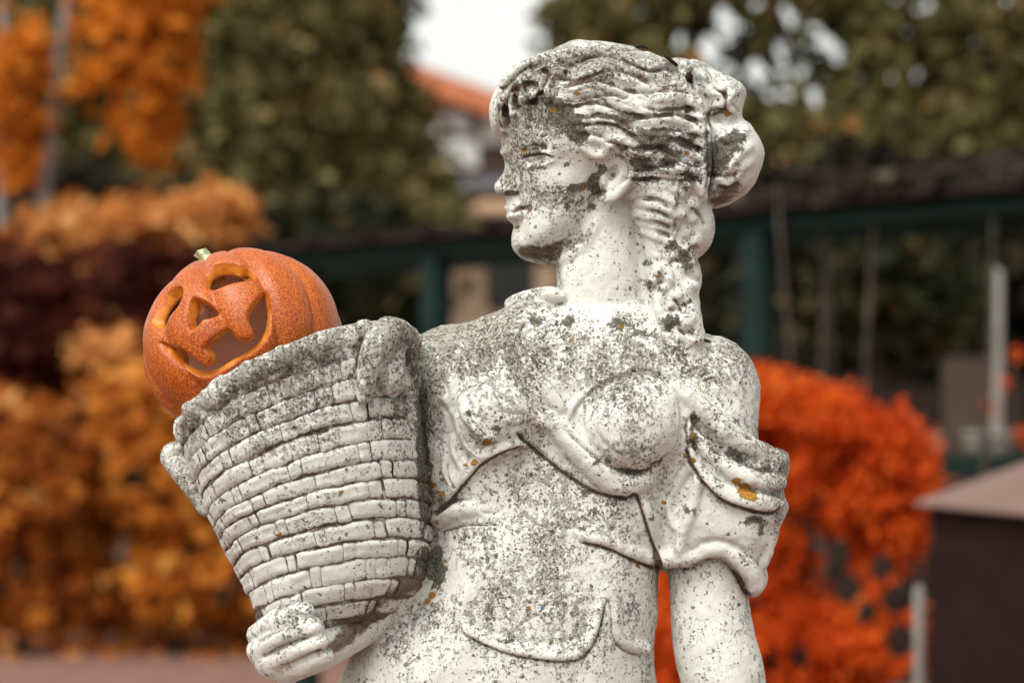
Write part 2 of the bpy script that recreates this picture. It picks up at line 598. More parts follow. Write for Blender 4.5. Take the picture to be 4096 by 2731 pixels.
def plant(name, label, cat, px, d, blobs, size, mat, seed, trunk=None, bark=None, group=None, per=6, spread=0.12, droop=0.0, branch=True, gaps=None):
    rs = np.random.RandomState(seed)
    root = empty(name, base_at(px, d))
    tag(root, label, cat, group)
    cs = []
    for (bx, by, rx, ry, rd, n, *rest) in blobs:
        dd = rest[0] if rest else d
        cs.append(blob_points(rs, n, bx, by, dd, rx, ry, rd))
    cen = np.vstack(cs)
    cen = cen[cen[:, 2] > 0.06]
    crown = leaves('crown', cen, size, mat, root, rs, per, spread, droop=droop, gaps=gaps)
    crown['kind'] = 'stuff'
    if trunk is not None:
        pts, rad = trunk
        verts, faces = [], []
        v, f = tube(pts, rad, 9)
        verts += [tuple(x) for x in v]; faces += f
        if branch:
            tp = np.array([tuple(p) for p in pts])
            for i in range(min(26, len(cen))):
                t = cen[rs.randint(len(cen))]
                k = rs.randint(max(1, len(tp) // 3), len(tp))
                a = tp[k]
                mid = (a + t) / 2 + np.array([0, 0, -0.08 * np.linalg.norm(t - a)])
                v, f = tube([tuple(a), tuple(mid), tuple(t)], [rad[k] * 0.45, rad[k] * 0.25, rad[k] * 0.08], 5)
                o = len(verts)
                verts += [tuple(x) for x in v]; faces += [tuple(j + o for j in q) for q in f]
        mesh_obj('trunk', verts, faces, bark, root, smooth=True)
    return root

BARK = rough_mat('dark_bark', (0.035, 0.026, 0.02), (0.085, 0.065, 0.05), 12, 0.9, 0.6)
BARK_PALE = rough_mat('pale_bark', (0.17, 0.155, 0.145), (0.30, 0.285, 0.27), 7, 0.8, 0.3)
LF_OLIVE = leaf_mat('olive_leaf', [(0.0, (0.030, 0.029, 0.012)), (0.35, (0.085, 0.078, 0.026)), (0.7, (0.19, 0.16, 0.058)), (0.92, (0.32, 0.25, 0.115)), (1.0, (0.32, 0.13, 0.035))], 0.5)
LF_DARK = leaf_mat('dark_leaf', [(0.0, (0.007, 0.006, 0.005)), (0.6, (0.015, 0.013, 0.009)), (0.9, (0.030, 0.026, 0.012)), (1.0, (0.07, 0.03, 0.01))], 0.6, 0.1)  # near black: the deep shade behind the pergola is in the leaf colour
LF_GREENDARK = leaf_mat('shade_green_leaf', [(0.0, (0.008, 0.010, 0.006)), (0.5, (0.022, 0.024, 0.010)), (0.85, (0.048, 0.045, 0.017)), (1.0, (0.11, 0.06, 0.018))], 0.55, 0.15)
LF_ORANGE = leaf_mat('orange_leaf', [(0.0, (0.34, 0.08, 0.010)), (0.4, (0.64, 0.195, 0.018)), (0.8, (0.76, 0.28, 0.03)), (1.0, (0.34, 0.12, 0.02))], 0.55, 0.4)
LF_TAN = leaf_mat('tan_leaf', [(0.0, (0.28, 0.09, 0.02)), (0.35, (0.58, 0.22, 0.055)), (0.75, (0.74, 0.35, 0.11)), (1.0, (0.80, 0.48, 0.19))], 0.5, 0.35)
LF_RUST = leaf_mat('rust_leaf', [(0.0, (0.09, 0.026, 0.009)), (0.3, (0.30, 0.075, 0.014)), (0.6, (0.45, 0.13, 0.019)), (0.85, (0.58, 0.21, 0.03)), (1.0, (0.60, 0.33, 0.12))], 0.55, 0.3)
LF_GOLD = leaf_mat('golden_leaf', [(0.0, (0.16, 0.042, 0.010)), (0.3, (0.44, 0.125, 0.016)), (0.7, (0.60, 0.205, 0.026)), (1.0, (0.68, 0.34, 0.075))], 0.55, 0.3)
LF_MAROON = leaf_mat('maroon_leaf', [(0.0, (0.016, 0.004, 0.003)), (0.6, (0.060, 0.011, 0.007)), (0.92, (0.11, 0.025, 0.012)), (1.0, (0.24, 0.08, 0.03))], 0.6, 0.2)
LF_RED = leaf_mat('scarlet_leaf', [(0.0, (0.42, 0.040, 0.008)), (0.4, (0.66, 0.085, 0.012)), (0.8, (0.74, 0.13, 0.016)), (1.0, (0.66, 0.20, 0.03))], 0.6, 0.42)
LF_VINE = leaf_mat('vine_leaf', [(0.0, (0.018, 0.012, 0.009)), (0.5, (0.045, 0.030, 0.02)), (0.85, (0.085, 0.062, 0.04)), (0.97, (0.13, 0.12, 0.09)), (1.0, (0.30, 0.05, 0.02))], 0.7, 0.1)

# big olive tree, left of the gap of sky
d = 31.0
plant('linden_tree', 'broad olive green tree filling the upper left behind the orange leaves', 'tree', 300, d,
      [(290, 40, 95, 70, 1.2, 700), (318, 130, 92, 60, 1.2, 650), (250, 120, 80, 90, 1.2, 500), (350, 190, 85, 50, 1.2, 560), (250, 210, 90, 45, 1.2, 420), (366, 50, 30, 60, 0.8, 230), (392, 135, 26, 56, 0.8, 230),
       (416, 208, 26, 36, 0.8, 190), (330, -60, 110, 70, 1.2, 380), (180, 60, 60, 90, 1.0, 300), (376, 12, 22, 26, 0.6, 90), (428, 228, 18, 18, 0.6, 90), (140, 180, 60, 60, 1.0, 240), (60, 50, 70, 90, 1.0, 420), (90, 150, 70, 60, 1.0, 300), (0, 130, 60, 100, 1.0, 300)],
      0.23, LF_OLIVE, 3, ([base_at(305, d), tuple(P(303, 330, d)), tuple(P(308, 160, d)), tuple(P(300, 0, d)), tuple(P(296, -120, d))], [0.28, 0.24, 0.19, 0.12, 0.04]), BARK, per=6, spread=0.17)
# tree at the upper right with sky glinting through
d = 20.0
plant('oak_tree', 'dark olive tree at the upper right with sky glinting through its crown', 'tree', 860, d,
      [(600, 20, 46, 40, .8, 150), (640, 60, 50, 60, .8, 230), (590, 60, 30, 36, .6, 110), (720, -10, 60, 22, .8, 150), (700, 150, 60, 60, .8, 300), (790, 160, 60, 40, .9, 360), (770, 40, 26, 22, .6, 60), (880, 60, 50, 60, .9, 230), (860, 150, 70, 50, .9, 420),
       (960, 60, 60, 70, .9, 380), (950, 155, 80, 50, .9, 480), (760, 185, 70, 22, .7, 160), (900, 185, 90, 20, .7, 240), (1030, 100, 60, 90, .9, 320), (870, -40, 120, 40, 1, 220), (900, 10, 60, 26, .8, 140), (810, 5, 40, 18, .6, 70), (1000, 10, 60, 40, .9, 220), (820, 100, 14, 30, .4, 26), (660, 110, 50, 50, .7, 160)],
      0.13, LF_OLIVE, 8, ([base_at(866, d), tuple(P(868, 320, d)), tuple(P(862, 190, d)), tuple(P(880, 60, d)), tuple(P(884, -120, d))], [0.22, 0.19, 0.15, 0.10, 0.04]), BARK, per=8, spread=0.13,
      gaps=[(723, 16, 11), (757, 3, 8), (784, 9, 8), (791, 23, 8), (811, 27, 7), (824, 42, 10), (837, 58, 9), (783, 50, 10), (757, 69, 9), (801, 74, 7), (815, 97, 10), (787, 96, 7), (824, 82, 6), (708, 49, 9), (721, 36, 8), (679, 42, 8), (905, 31, 8), (929, 4, 9),
            (918, 76, 9), (891, 75, 8), (862, 80, 8), (915, 10, 7), (974, 43, 7), (894, 0, 8), (1005, 0, 8), (987, 65, 6), (735, 26, 7), (752, 90, 7), (640, 12, 6), (850, 100, 5), (960, 22, 5)])
# orange maple at the left, thin pale stem
d = 22.0
plant('maple_tree', 'young maple with orange leaves and a thin pale trunk at far left', 'tree', 45, d,
      [(140, 20, 44, 40, .5, 150), (150, 75, 36, 46, .5, 170), (145, 125, 24, 28, .4, 90), (112, 60, 22, 36, .5, 44), (25, 65, 22, 26, .5, 70), (20, 120, 18, 34, .4, 80), (20, 160, 16, 16, .3, 36), (84, 25, 16, 20, .4, 16), (160, -20, 50, 30, .5, 90), (92, 88, 12, 14, .4, 12), (172, 40, 14, 14, .3, 26), (24, 100, 14, 20, .4, 26)],
      0.14, LF_ORANGE, 12, ([base_at(30, d), tuple(P(36, 300, d)), tuple(P(44, 190, d)), tuple(P(54, 90, d)), tuple(P(68, 0, d)), tuple(P(80, -80, d))], [0.07, 0.066, 0.06, 0.055, 0.05, 0.03]), BARK_PALE, per=6, spread=0.10, branch=False, gaps=[(60, 55, 13), (72, 110, 15), (122, 42, 9), (100, 100, 13), (134, 98, 8), (166, 62, 8), (44, 100, 10), (90, 48, 11), (116, 150, 13), (187, 96, 9), (20, 92, 7), (150, 30, 6), (170, 118, 9), (6, 140, 7), (80, 10, 9), (128, 72, 6)])
v, f = tube([base_at(-2, 22.6), tuple(P(1, 250, 22.6)), tuple(P(2, 60, 22.6)), tuple(P(4, -90, 22.6))], [0.07, 0.062, 0.055, 0.04], 9)
sap = empty('sapling', base_at(-2, 22.6)); tag(sap, 'slim grey sapling trunk at the very left edge', 'tree')
mesh_obj('trunk', [tuple(x) for x in v], f, BARK_PALE, sap, smooth=True)
rs_ = np.random.RandomState(5)
_c = leaves('crown', blob_points(rs_, 40, -30, -40, 22.6, 50, 40, 0.5), 0.10, LF_ORANGE, sap, rs_, 6, 0.1); _c['kind'] = 'stuff'
# scarlet spray high up in front of the olive tree
d = 28.6
plant('red_maple', 'scarlet leafed branch hanging at the top in front of the olive tree', 'tree', 290, 33.6,
      [(318, -2, 26, 12, .4, 50), (292, 10, 10, 8, .3, 14), (330, -50, 50, 16, .6, 60)], 0.13, LF_RED, 15,
      ([base_at(290, 33.6), tuple(P(292, 300, 33.6)), tuple(P(290, 60, 33.6)), tuple(P(300, -90, 33.0)), tuple(P(310, -30, d))], [0.11, 0.10, 0.09, 0.05, 0.02]), BARK, per=6, spread=0.1, branch=False)
# tan shrub with a pale upper rim of leaves
d = 21.8
plant('witch_hazel', 'tall shrub with pale tan autumn leaves behind the pumpkin', 'shrub', 110, d,
      [(110, 228, 90, 16, .45, 150), (195, 226, 55, 20, .4, 130), (220, 215, 30, 14, .3, 50), (60, 248, 60, 20, .4, 110), (20, 262, 36, 30, .4, 90), (100, 268, 60, 22, .4, 100), (155, 285, 45, 26, .4, 100), (128, 300, 24, 16, .3, 40), (208, 205, 10, 12, .2, 14), (70, 290, 40, 14, .3, 34)],
      0.14, LF_TAN, 21, ([base_at(112, d), tuple(P(110, 480, d)), tuple(P(104, 330, d)), tuple(P(118, 240, d))], [0.04, 0.034, 0.026, 0.012]), BARK, per=7, spread=0.09, gaps=[(70, 265, 10), (100, 250, 7), (140, 262, 10), (180, 255, 8), (40, 282, 10), (120, 288, 9), (205, 243, 7), (90, 226, 5), (15, 240, 8), (165, 300, 8), (150, 236, 5), (60, 240, 6)])
# dark red shrub in the shade below it
d = 21.0
plant('smoke_bush', 'dark maroon shrub in the shade under the tan leaves', 'shrub', 60, d,
      [(40, 332, 80, 36, .5, 300), (110, 335, 50, 38, .5, 200), (10, 300, 30, 30, .4, 100), (150, 300, 40, 30, .4, 140), (30, 400, 80, 60, .5, 400), (180, 360, 50, 50, .5, 240)],
      0.18, LF_MAROON, 27, ([base_at(60, d), tuple(P(60, 480, d)), tuple(P(66, 360, d))], [0.05, 0.04, 0.02]), BARK, per=6, spread=0.16)
# rust and amber hedge plants at the lower left, each its own
_rg = random.Random(77)
HEDGE_GAPS = [(_rg.uniform(0, 260), _rg.uniform(400, 600), _rg.uniform(6, 13)) for _ in range(34)]
hedge_g = 'rust and amber shrubs along the path'
for i, (x, lab, bl, mt, seed) in enumerate((
        (20, 'rusty orange shrub at the far left edge above the path', [(15, 440, 44, 36, .5, 110), (20, 510, 56, 56, .5, 180), (20, 585, 60, 40, .4, 160), (60, 470, 34, 36, .4, 90)], LF_RUST, 31),
        (95, 'amber and brown shrub second from the left above the path', [(100, 440, 50, 36, .5, 120), (90, 505, 60, 56, .5, 170), (95, 575, 60, 44, .5, 170), (126, 405, 26, 20, .4, 30)], LF_RUST, 32),
        (175, 'brightest golden orange shrub just left of the basket handle', [(165, 425, 46, 40, .5, 110), (180, 490, 56, 56, .5, 170), (190, 570, 60, 44, .5, 170), (145, 400, 30, 18, .4, 30)], LF_GOLD, 33),
        (245, 'rust shrub half hidden behind the carved basket', [(240, 500, 50, 60, .5, 200), (240, 575, 50, 44, .5, 150), (290, 560, 50, 60, .5, 160), (230, 430, 40, 50, .5, 130)], LF_RUST, 34))):
    dd = 18.6 + 0.5 * (i % 2)
    plant('hedge_shrub', lab, 'shrub', x, dd, bl, 0.15, mt, seed, ([base_at(x, dd), tuple(P(x + 3, 560, dd)), tuple(P(x - 2, 480, dd))], [0.05, 0.04, 0.02]), BARK, group=hedge_g, per=6, spread=0.10, gaps=[(gx_, gy_, gr_) for gx_, gy_, gr_ in HEDGE_GAPS])
plant('pale_bush', 'pale buff bush rising behind the lower left of the pumpkin', 'shrub', 135, 20.4,
      [(135, 370, 20, 26, .3, 50), (100, 352, 34, 18, .3, 40), (120, 392, 44, 12, .3, 50)], 0.12, LF_TAN, 37, ([base_at(135, 20.4), tuple(P(134, 500, 20.4)), tuple(P(136, 390, 20.4))], [0.03, 0.03, 0.012]), BARK, per=5, spread=0.08)
# near-black planting closing the view behind the pergola, deep shade put into its colour
rsx = np.random.RandomState(41)
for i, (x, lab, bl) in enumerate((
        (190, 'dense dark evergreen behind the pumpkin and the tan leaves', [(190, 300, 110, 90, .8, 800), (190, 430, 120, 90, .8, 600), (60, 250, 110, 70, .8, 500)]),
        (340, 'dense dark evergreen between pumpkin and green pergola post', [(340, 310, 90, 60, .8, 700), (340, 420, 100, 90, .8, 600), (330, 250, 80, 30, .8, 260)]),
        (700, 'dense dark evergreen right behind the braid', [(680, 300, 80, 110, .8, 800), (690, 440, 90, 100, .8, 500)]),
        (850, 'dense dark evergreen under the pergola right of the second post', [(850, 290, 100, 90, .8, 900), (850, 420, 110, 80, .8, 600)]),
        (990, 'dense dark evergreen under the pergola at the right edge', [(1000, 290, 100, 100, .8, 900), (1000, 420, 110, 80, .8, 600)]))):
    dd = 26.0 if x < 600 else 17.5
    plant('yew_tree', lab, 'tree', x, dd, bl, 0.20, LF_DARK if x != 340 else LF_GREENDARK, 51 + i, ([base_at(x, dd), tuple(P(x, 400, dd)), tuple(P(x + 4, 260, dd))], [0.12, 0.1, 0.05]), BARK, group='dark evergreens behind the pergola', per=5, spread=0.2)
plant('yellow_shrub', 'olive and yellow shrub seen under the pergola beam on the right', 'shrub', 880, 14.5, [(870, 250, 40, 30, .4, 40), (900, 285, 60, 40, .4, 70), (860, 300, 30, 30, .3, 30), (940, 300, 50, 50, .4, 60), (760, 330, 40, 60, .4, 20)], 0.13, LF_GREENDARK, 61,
      ([base_at(880, 14.5), tuple(P(882, 400, 14.5)), tuple(P(876, 290, 14.5))], [0.03, 0.028, 0.012]), BARK, per=6, spread=0.1)
# scarlet shrub at the right
d = 8.6
plant('japanese_maple', 'round scarlet shrub right of the statue sleeve', 'shrub', 800, d,
      [(700, 420, 46, 34, .25, 300), (760, 410, 60, 32, .25, 420), (745, 392, 26, 14, .2, 100), (826, 424, 40, 30, .25, 300), (882, 456, 42, 36, .25, 260), (908, 482, 26, 24, .2, 110), (720, 480, 60, 50, .25, 380), (800, 470, 30, 30, .25, 120), (860, 500, 50, 40, .25, 240), (890, 530, 36, 26, .2, 110),
       (740, 560, 60, 56, .25, 340), (770, 620, 50, 50, .25, 240), (720, 640, 60, 50, .25, 260), (840, 640, 56, 40, .25, 200), (870, 580, 24, 40, .2, 70), (790, 700, 100, 40, .3, 260), (800, 545, 20, 14, .15, 24), (690, 560, 40, 80, .25, 200), (900, 640, 20, 40, .2, 50), (670, 640, 30, 60, .25, 110)],
      0.034, LF_RED, 71, ([base_at(800, d), tuple(P(806, 740, d)), tuple(P(812, 600, d)), tuple(P(800, 470, d))], [0.03, 0.028, 0.02, 0.008]), BARK, per=11, spread=0.03, droop=0.9, gaps=[(838, 556, 14), (848, 588, 15), (866, 612, 12), (815, 545, 9), (882, 566, 13), (895, 598, 15), (760, 600, 6), (800, 655, 10), (745, 520, 5), (822, 500, 6), (900, 640, 16), (780, 560, 5), (720, 600, 6), (770, 660, 8), (690, 520, 5)])
plant('red_sprig', 'small scarlet sprig beside the pale post at right', 'shrub', 1012, 11.5, [(1015, 354, 5, 6, .06, 5), (1009, 385, 4, 5, .06, 3), (990, 404, 4, 6, .06, 3), (1018, 440, 6, 14, .08, 4)], 0.04, LF_RED, 73,
      ([base_at(1012, 11.5), tuple(P(1013, 520, 11.5)), tuple(P(1012, 350, 11.5))], [0.012, 0.011, 0.005]), BARK, per=4, spread=0.018)
# fallen leaves
rsl = np.random.RandomState(81)
n = 5200
gx = rsl.uniform(-9, 1, n); gy = 15.5 + rsl.rand(n) ** 0.7 * 6.0
fl = leaves('fallen_leaves', np.stack([gx, gy, rsl.uniform(0.02, 0.05, n)], 1), 0.09, LF_RUST, None, rsl, 1, 0.0, 0.2)
tag(fl, 'fallen rust coloured leaves scattered along the hedge foot', 'leaves', kind='stuff')

# far wood that closes the horizon all round
rsw = np.random.RandomState(88)
n = 9000
an = rsw.uniform(-2.2, 2.2, n); rr0 = rsw.uniform(72, 96, n)
crest = 6.2 + 1.2 * np.sin(an * 9.0) + 0.8 * np.sin(an * 23.0 + 1.0)
wc = np.stack([np.sin(an) * rr0, np.cos(an) * rr0 - CAMD, rsw.rand(n) ** 0.8 * crest], 1)
fw = leaves('distant_wood', wc, 1.1, LF_OLIVE, None, rsw, 2, 0.7)
tag(fw, 'distant belt of mixed autumn trees along the horizon', 'wood', kind='stuff')

# ------------------------------------------------------------------ pergola
MAT_PERG = rough_mat('green_painted_timber', (0.006, 0.016, 0.013), (0.012, 0.029, 0.024), 9, 0.7, 0.15)
MAT_PERG_TOP = rough_mat('shade_dark_timber', (0.014, 0.009, 0.008), (0.026, 0.018, 0.016), 9, 0.9, 0.3)  # near-black colour carries the shade under the vine
perg = empty('pergola', base_at(600, 11.2)); tag(perg, 'dark green timber pergola running behind the statue', 'pergola')
A0, B0 = P(246, 250, 12.5), P(1180, 186, 8.9)
zt = (A0[2] + B0[2]) / 2
A0[2] = B0[2] = zt
dirb = (B0 - A0); Lb = np.linalg.norm(dirb); ub = dirb / Lb; nb = np.array([-ub[1], ub[0], 0.0])
def beam(name, s0, s1, off_n, z0, z1, thick, mat):
    v, f = bevel_box(A0 + ub * s0 + nb * off_n + np.array([0, 0, z0]), ub * (s1 - s0), nb * thick, (0, 0, z1 - z0), 0.006)
    return mesh_obj(name, v, f, mat, perg)
beam('top_plank', 0, Lb, -0.10, 0.0, 0.032, 0.26, MAT_PERG_TOP)
beam('beam', 0, Lb, -0.02, -0.080, -0.004, 0.09, MAT_PERG)
beam('top_plank', 0, Lb, 0.5, 0.0, 0.032, 0.26, MAT_PERG_TOP)
beam('beam', 0, Lb, 0.56, -0.080, -0.004, 0.09, MAT_PERG)
def s_for(px_):
    k = (px_ - 512.0) / FPX
    # point on the beam line seen at this image column
    return (k * (A0[1] + CAMD) - A0[0]) / (ub[0] - k * ub[1])
for pxp in (303, 433, 756, 1090):
    s0 = s_for(pxp)
    c0 = A0 + ub * (s0 - 0.055) + nb * -0.035
    v, f = bevel_box((c0[0], c0[1], 0.0), ub * 0.11, nb * 0.11, (0, 0, zt - 0.084), 0.006)
    mesh_obj('post', v, f, MAT_PERG, perg)
    if pxp in (303, 433, 756): continue
    c1 = A0 + ub * (s0 - 0.055) + nb * 0.53
    v, f = bevel_box((c1[0], c1[1], 0.0), ub * 0.11, nb * 0.11, (0, 0, zt - 0.084), 0.006)
    mesh_obj('post', v, f, MAT_PERG, perg)
for i in range(13):
    s0 = 0.2 + i * (Lb - 0.4) / 12
    c0 = A0 + ub * s0 + nb * -0.15 + np.array([0, 0, 0.036])
    v, f = bevel_box(c0, ub * 0.06, nb * 1.0, (0, 0, 0.028), 0.005)
    mesh_obj('rafter', v, f, MAT_PERG_TOP, perg)
# climbing vine on top of the pergola, right-hand side
rsv = np.random.RandomState(91)
vine = empty('climbing_vine', tuple(A0 * [1, 1, 0] + ub * s_for(772) * [1, 1, 0])); tag(vine, 'brown leafless vine tangled over the pergola top', 'vine')
vc = []
for i in range(46):
    s0 = rsv.uniform(s_for(640), Lb); o = rsv.uniform(-0.15, 0.7)
    vc.append(A0 + ub * s0 + nb * o + np.array([0, 0, 0.055 + abs(rsv.normal(0, 0.014))]))
_c = leaves('foliage', vc, 0.08, LF_VINE, vine, rsv, 4, 0.02); _c['kind'] = 'stuff'
vv, ff = [], []
for i in range(30):
    s0 = rsv.uniform(s_for(640), Lb - 0.6); o = rsv.uniform(-0.15, 0.7)
    p0 = A0 + ub * s0 + nb * o + np.array([0, 0, 0.07])
    dl = rsv.normal(0, 0.5, 3); dl[2] = abs(dl[2]) * 0.10
    v, f = tube([tuple(p0), tuple(p0 + dl * 0.5 + [0, 0, 0.03]), tuple(p0 + dl)], [0.010, 0.008, 0.004], 5)
    o_ = len(vv); vv += [tuple(x) for x in v]; ff += [tuple(j + o_ for j in q) for q in f]
for i in range(6):      # stems climbing from the ground
    s0 = min(s_for(800) + rsv.uniform(-0.9, 3.2), Lb - 0.3); o = rsv.uniform(-0.1, 0.6)
    p0 = A0 + ub * s0 + nb * o; p0[2] = 0
    top = p0 + np.array([rsv.uniform(-.2, .2), rsv.uniform(-.1, .1), zt + 0.1])
    v, f = tube([tuple(p0), tuple(p0 * 0.65 + top * 0.35 + rsv.normal(0, .05, 3)), tuple(p0 * 0.3 + top * 0.7 + rsv.normal(0, .05, 3)), tuple(top)], [0.016, 0.014, 0.012, 0.008], 6)
    o_ = len(vv); vv += [tuple(x) for x in v]; ff += [tuple(j + o_ for j in q) for q in f]
mesh_obj('stems', vv, ff, BARK, vine, smooth=True)

# ------------------------------------------------------------------ dark board fence behind the pergola (right)
MAT_BOARD = rough_mat('shade_dark_boards', (0.016, 0.009, 0.007), (0.034, 0.021, 0.016), 6, 0.85, 0.3)  # brown taken darker so the boards carry the deep shade here
fence = empty('board_fence', base_at(860, 16.2)); tag(fence, 'dark brown board fence under the pergola at right', 'fence')
x0, x1 = P(640, 300, 16.2)[0], P(1120, 300, 16.2)[0]
nbd = 24
wb = (x1 - x0) / nbd
bv, bf_ = bevel_box((0, 0, 0), (wb - 0.012, 0, 0), (0, 0.024, 0), (0, 0, 2.05), 0.004)
rsf = random.Random(3)
for i in range(nbd):
    sx = x0 + i * wb
    hh = rsf.uniform(-0.03, 0.03)
    mesh_obj('board', [(a + sx, b + 16.2 - CAMD + rsf.choice((0, 0.004)), c * (1 + hh)) for a, b, c in bv], bf_, MAT_BOARD, fence)
for z in (0.5, 1.6):
    v, f = bevel_box((x0, 16.2 - CAMD + 0.03, z), (x1 - x0, 0, 0), (0, 0.05, 0), (0, 0, 0.1), 0.004)
    mesh_obj('rail', v, f, MAT_BOARD, fence)
MAT_BROWNP = rough_mat('brown_panel', (0.055, 0.037, 0.028), (0.075, 0.053, 0.041), 5, 0.8, 0.1)
pan = P(944, 430, 13.0)
v, f = bevel_box((pan[0], pan[1], 0.0), (P(988, 430, 13.0)[0] - pan[0], 0, 0), (0, 0.05, 0), (0, 0, P(944, 357, 13.0)[2]), 0.006)
o = mesh_obj('panel', v, f, MAT_BROWNP, None, origin=(pan[0], pan[1], 0)); tag(o, 'plain brown upright panel left of the pale post', 'panel')
MAT_PALE = rough_mat('pale_grey_paint', (0.20, 0.185, 0.165), (0.28, 0.262, 0.24), 8, 0.6, 0.1)
def post(name, px_, ytop, d_, r, label):
    b_ = base_at(px_, d_); zt_ = P(px_, ytop, d_)[2]
    v, f = tube([b_, (b_[0], b_[1], zt_ * 0.5), (b_[0], b_[1], zt_ - 0.03), (b_[0], b_[1], zt_)], [r, r, r, r * 0.6], 14)
    o = mesh_obj(name, [tuple(a) for a in v], f, MAT_PALE, None, smooth=True, origin=b_)
    tag(o, label, 'post')
post('post', 997, 268, 12.2, 0.029, 'tall pale grey post under the pergola at right')
post('post', 919, 585, 7.6, 0.017, 'short pale stake beside the brown cabinet')
# low green rail with pale stones behind the cabinet
rail = empty('low_rail', base_at(985, 9.6)); tag(rail, 'low dark green rail behind the brown cabinet', 'rail')
v, f = bevel_box(P(905, 478, 9.6), (0.75, 0, 0), (0, 0.08, 0), (0, 0, 0.095), 0.006); mesh_obj('top_rail', v, f, MAT_PERG, rail)
for x in (972, 1060):
    b_ = base_at(x, 9.62); v, f = bevel_box((b_[0], b_[1], 0), (0.06, 0, 0), (0, 0.06, 0), (0, 0, P(x, 478, 9.6)[2] - 0.003), 0.005); mesh_obj('post', v, f, MAT_PERG, rail)
MAT_STONE2 = rough_mat('pale_stone', (0.24, 0.23, 0.19), (0.36, 0.34, 0.29), 12, 0.9, 0.3)
for x, w_, lab in ((976, 22, 'smaller pale stone pot on the green rail'), (1002, 30, 'larger pale stone pot on the green rail'), (933, 20, 'pinkish white pot at the edge of the scarlet shrub')):
    c = P(x, 452.6, 9.65); s_ = w_ * 9.65 / FPX / 2
    prof_ = [(0.7, 0), (0.85, 0.35), (1.0, 0.8), (1.08, 0.82), (1.08, 1.0), (0.9, 1.0), (0.8, 0.7)]
    v = [(c[0] + s_ * r * math.cos(2 * math.pi * k / 16), c[1] + 0.04 + s_ * r * math.sin(2 * math.pi * k / 16), c[2] + h * 0.085) for r, h in prof_ for k in range(16)]
    f = [(i * 16 + k, i * 16 + (k + 1) % 16, (i + 1) * 16 + (k + 1) % 16, (i + 1) * 16 + k) for i in range(len(prof_) - 1) for k in range(16)] + [tuple(range(15, -1, -1)), tuple((len(prof_) - 1) * 16 + k for k in range(16))]
    o = mesh_obj('stone_pot', v, f, MAT_STONE2, None, smooth=True, origin=(c[0], c[1], c[2])); tag(o, lab, 'pot', 'pale pots on the low rail')

# ------------------------------------------------------------------ brown cabinet with a sloping lid, lower right
MAT_CAB = rough_mat('dark_maroon_paint', (0.012, 0.0040, 0.0035), (0.018, 0.0065, 0.0058), 10, 0.9, 0.05)
MAT_CAB.node_tree.nodes['Principled BSDF'].inputs['Specular IOR Level'].default_value = 0.15
MAT_LID = rough_mat('pale_maroon_lid', (0.155, 0.095, 0.078), (0.20, 0.13, 0.108), 7, 0.6, 0.1)  # lid colour much paler than the body
cab = empty('metal_cabinet', base_at(1010, 6.6)); tag(cab, 'dark maroon metal cabinet with a sloping paler lid at lower right', 'cabinet')
Ac, Bc, Cc = P(914, 501, 6.8), P(1180, 527, 6.1), P(1080, 441, 7.9)
ab, ac = Bc - Ac, Cc - Ac
nlid = np.cross(ab, ac); nlid /= np.linalg.norm(nlid)
if nlid[2] < 0: nlid = -nlid
v, f = bevel_box(Ac - nlid * 0.012, ab, ac, nlid * 0.012, 0.003); mesh_obj('lid', v, f, MAT_LID, cab)
def down(p, z=0.0): return np.array([p[0], p[1], z])
i0 = Ac + ab * 0.045 + ac * 0.03 - nlid * 0.016; i1 = Ac + ab * 0.97 + ac * 0.03 - nlid * 0.016; i2 = Ac + ab * 0.97 + ac * 0.96 - nlid * 0.016; i3 = Ac + ab * 0.045 + ac * 0.96 - nlid * 0.016
v = [down(i0), down(i1), down(i2), down(i3), i0, i1, i2, i3]
mesh_obj('body', v, [(0, 3, 2, 1), (4, 5, 6, 7), (0, 1, 5, 4), (1, 2, 6, 5), (2, 3, 7, 6), (3, 0, 4, 7)], MAT_CAB, cab)
fn = np.cross(ab, [0, 0, 1.0]); fn /= np.linalg.norm(fn)
if fn[1] > 0: fn = -fn
dl = down(i0, 0.12) + (down(i1) - down(i0)) * 0.04 + fn * 0.004
v, f = bevel_box(dl, (down(i1) - down(i0)) * 0.92, fn * 0.012, (0, 0, i0[2] - 0.22), 0.003); mesh_obj('door', v, f, MAT_CAB, cab)

# ------------------------------------------------------------------ houses in the gap
MAT_BEIGE = rough_mat('beige_render', (0.66, 0.46, 0.31), (0.72, 0.53, 0.37), 3, 0.9, 0.1)
MAT_WHITE = rough_mat('white_render', (0.66, 0.66, 0.64), (0.74, 0.74, 0.72), 3, 0.9, 0.1)
MAT_ROOF = rough_mat('orange_tiles', (0.42, 0.13, 0.06), (0.55, 0.20, 0.10), 3, 0.8, 0.3)
MAT_GREYROOF = rough_mat('grey_roofing', (0.07, 0.07, 0.085), (0.11, 0.11, 0.13), 3, 0.7, 0.1)
MAT_EAVE = rough_mat('brown_eaves', (0.07, 0.045, 0.036), (0.11, 0.075, 0.06), 3, 0.8, 0.1)
MAT_WIN = rough_mat('dark_pane', (0.010, 0.013, 0.011), (0.02, 0.024, 0.02), 3, 0.25, 0)
def boxpx(name, x0_, y0_, x1_, y1_, d_, dep, mat, parent, to_ground=False):
    a = P(x0_, y1_, d_); b_ = P(x1_, y0_, d_)
    z0_ = 0.0 if to_ground else a[2]
    v, f = bevel_box((a[0], a[1], z0_), (b_[0] - a[0], 0, 0), (0, dep, 0), (0, 0, b_[2] - z0_), 0.01)
    return mesh_obj(name, v, f, mat, parent)
h1 = empty('beige_house', base_at(520, 33)); tag(h1, 'low beige house behind the pergola, left of the neck', 'house')
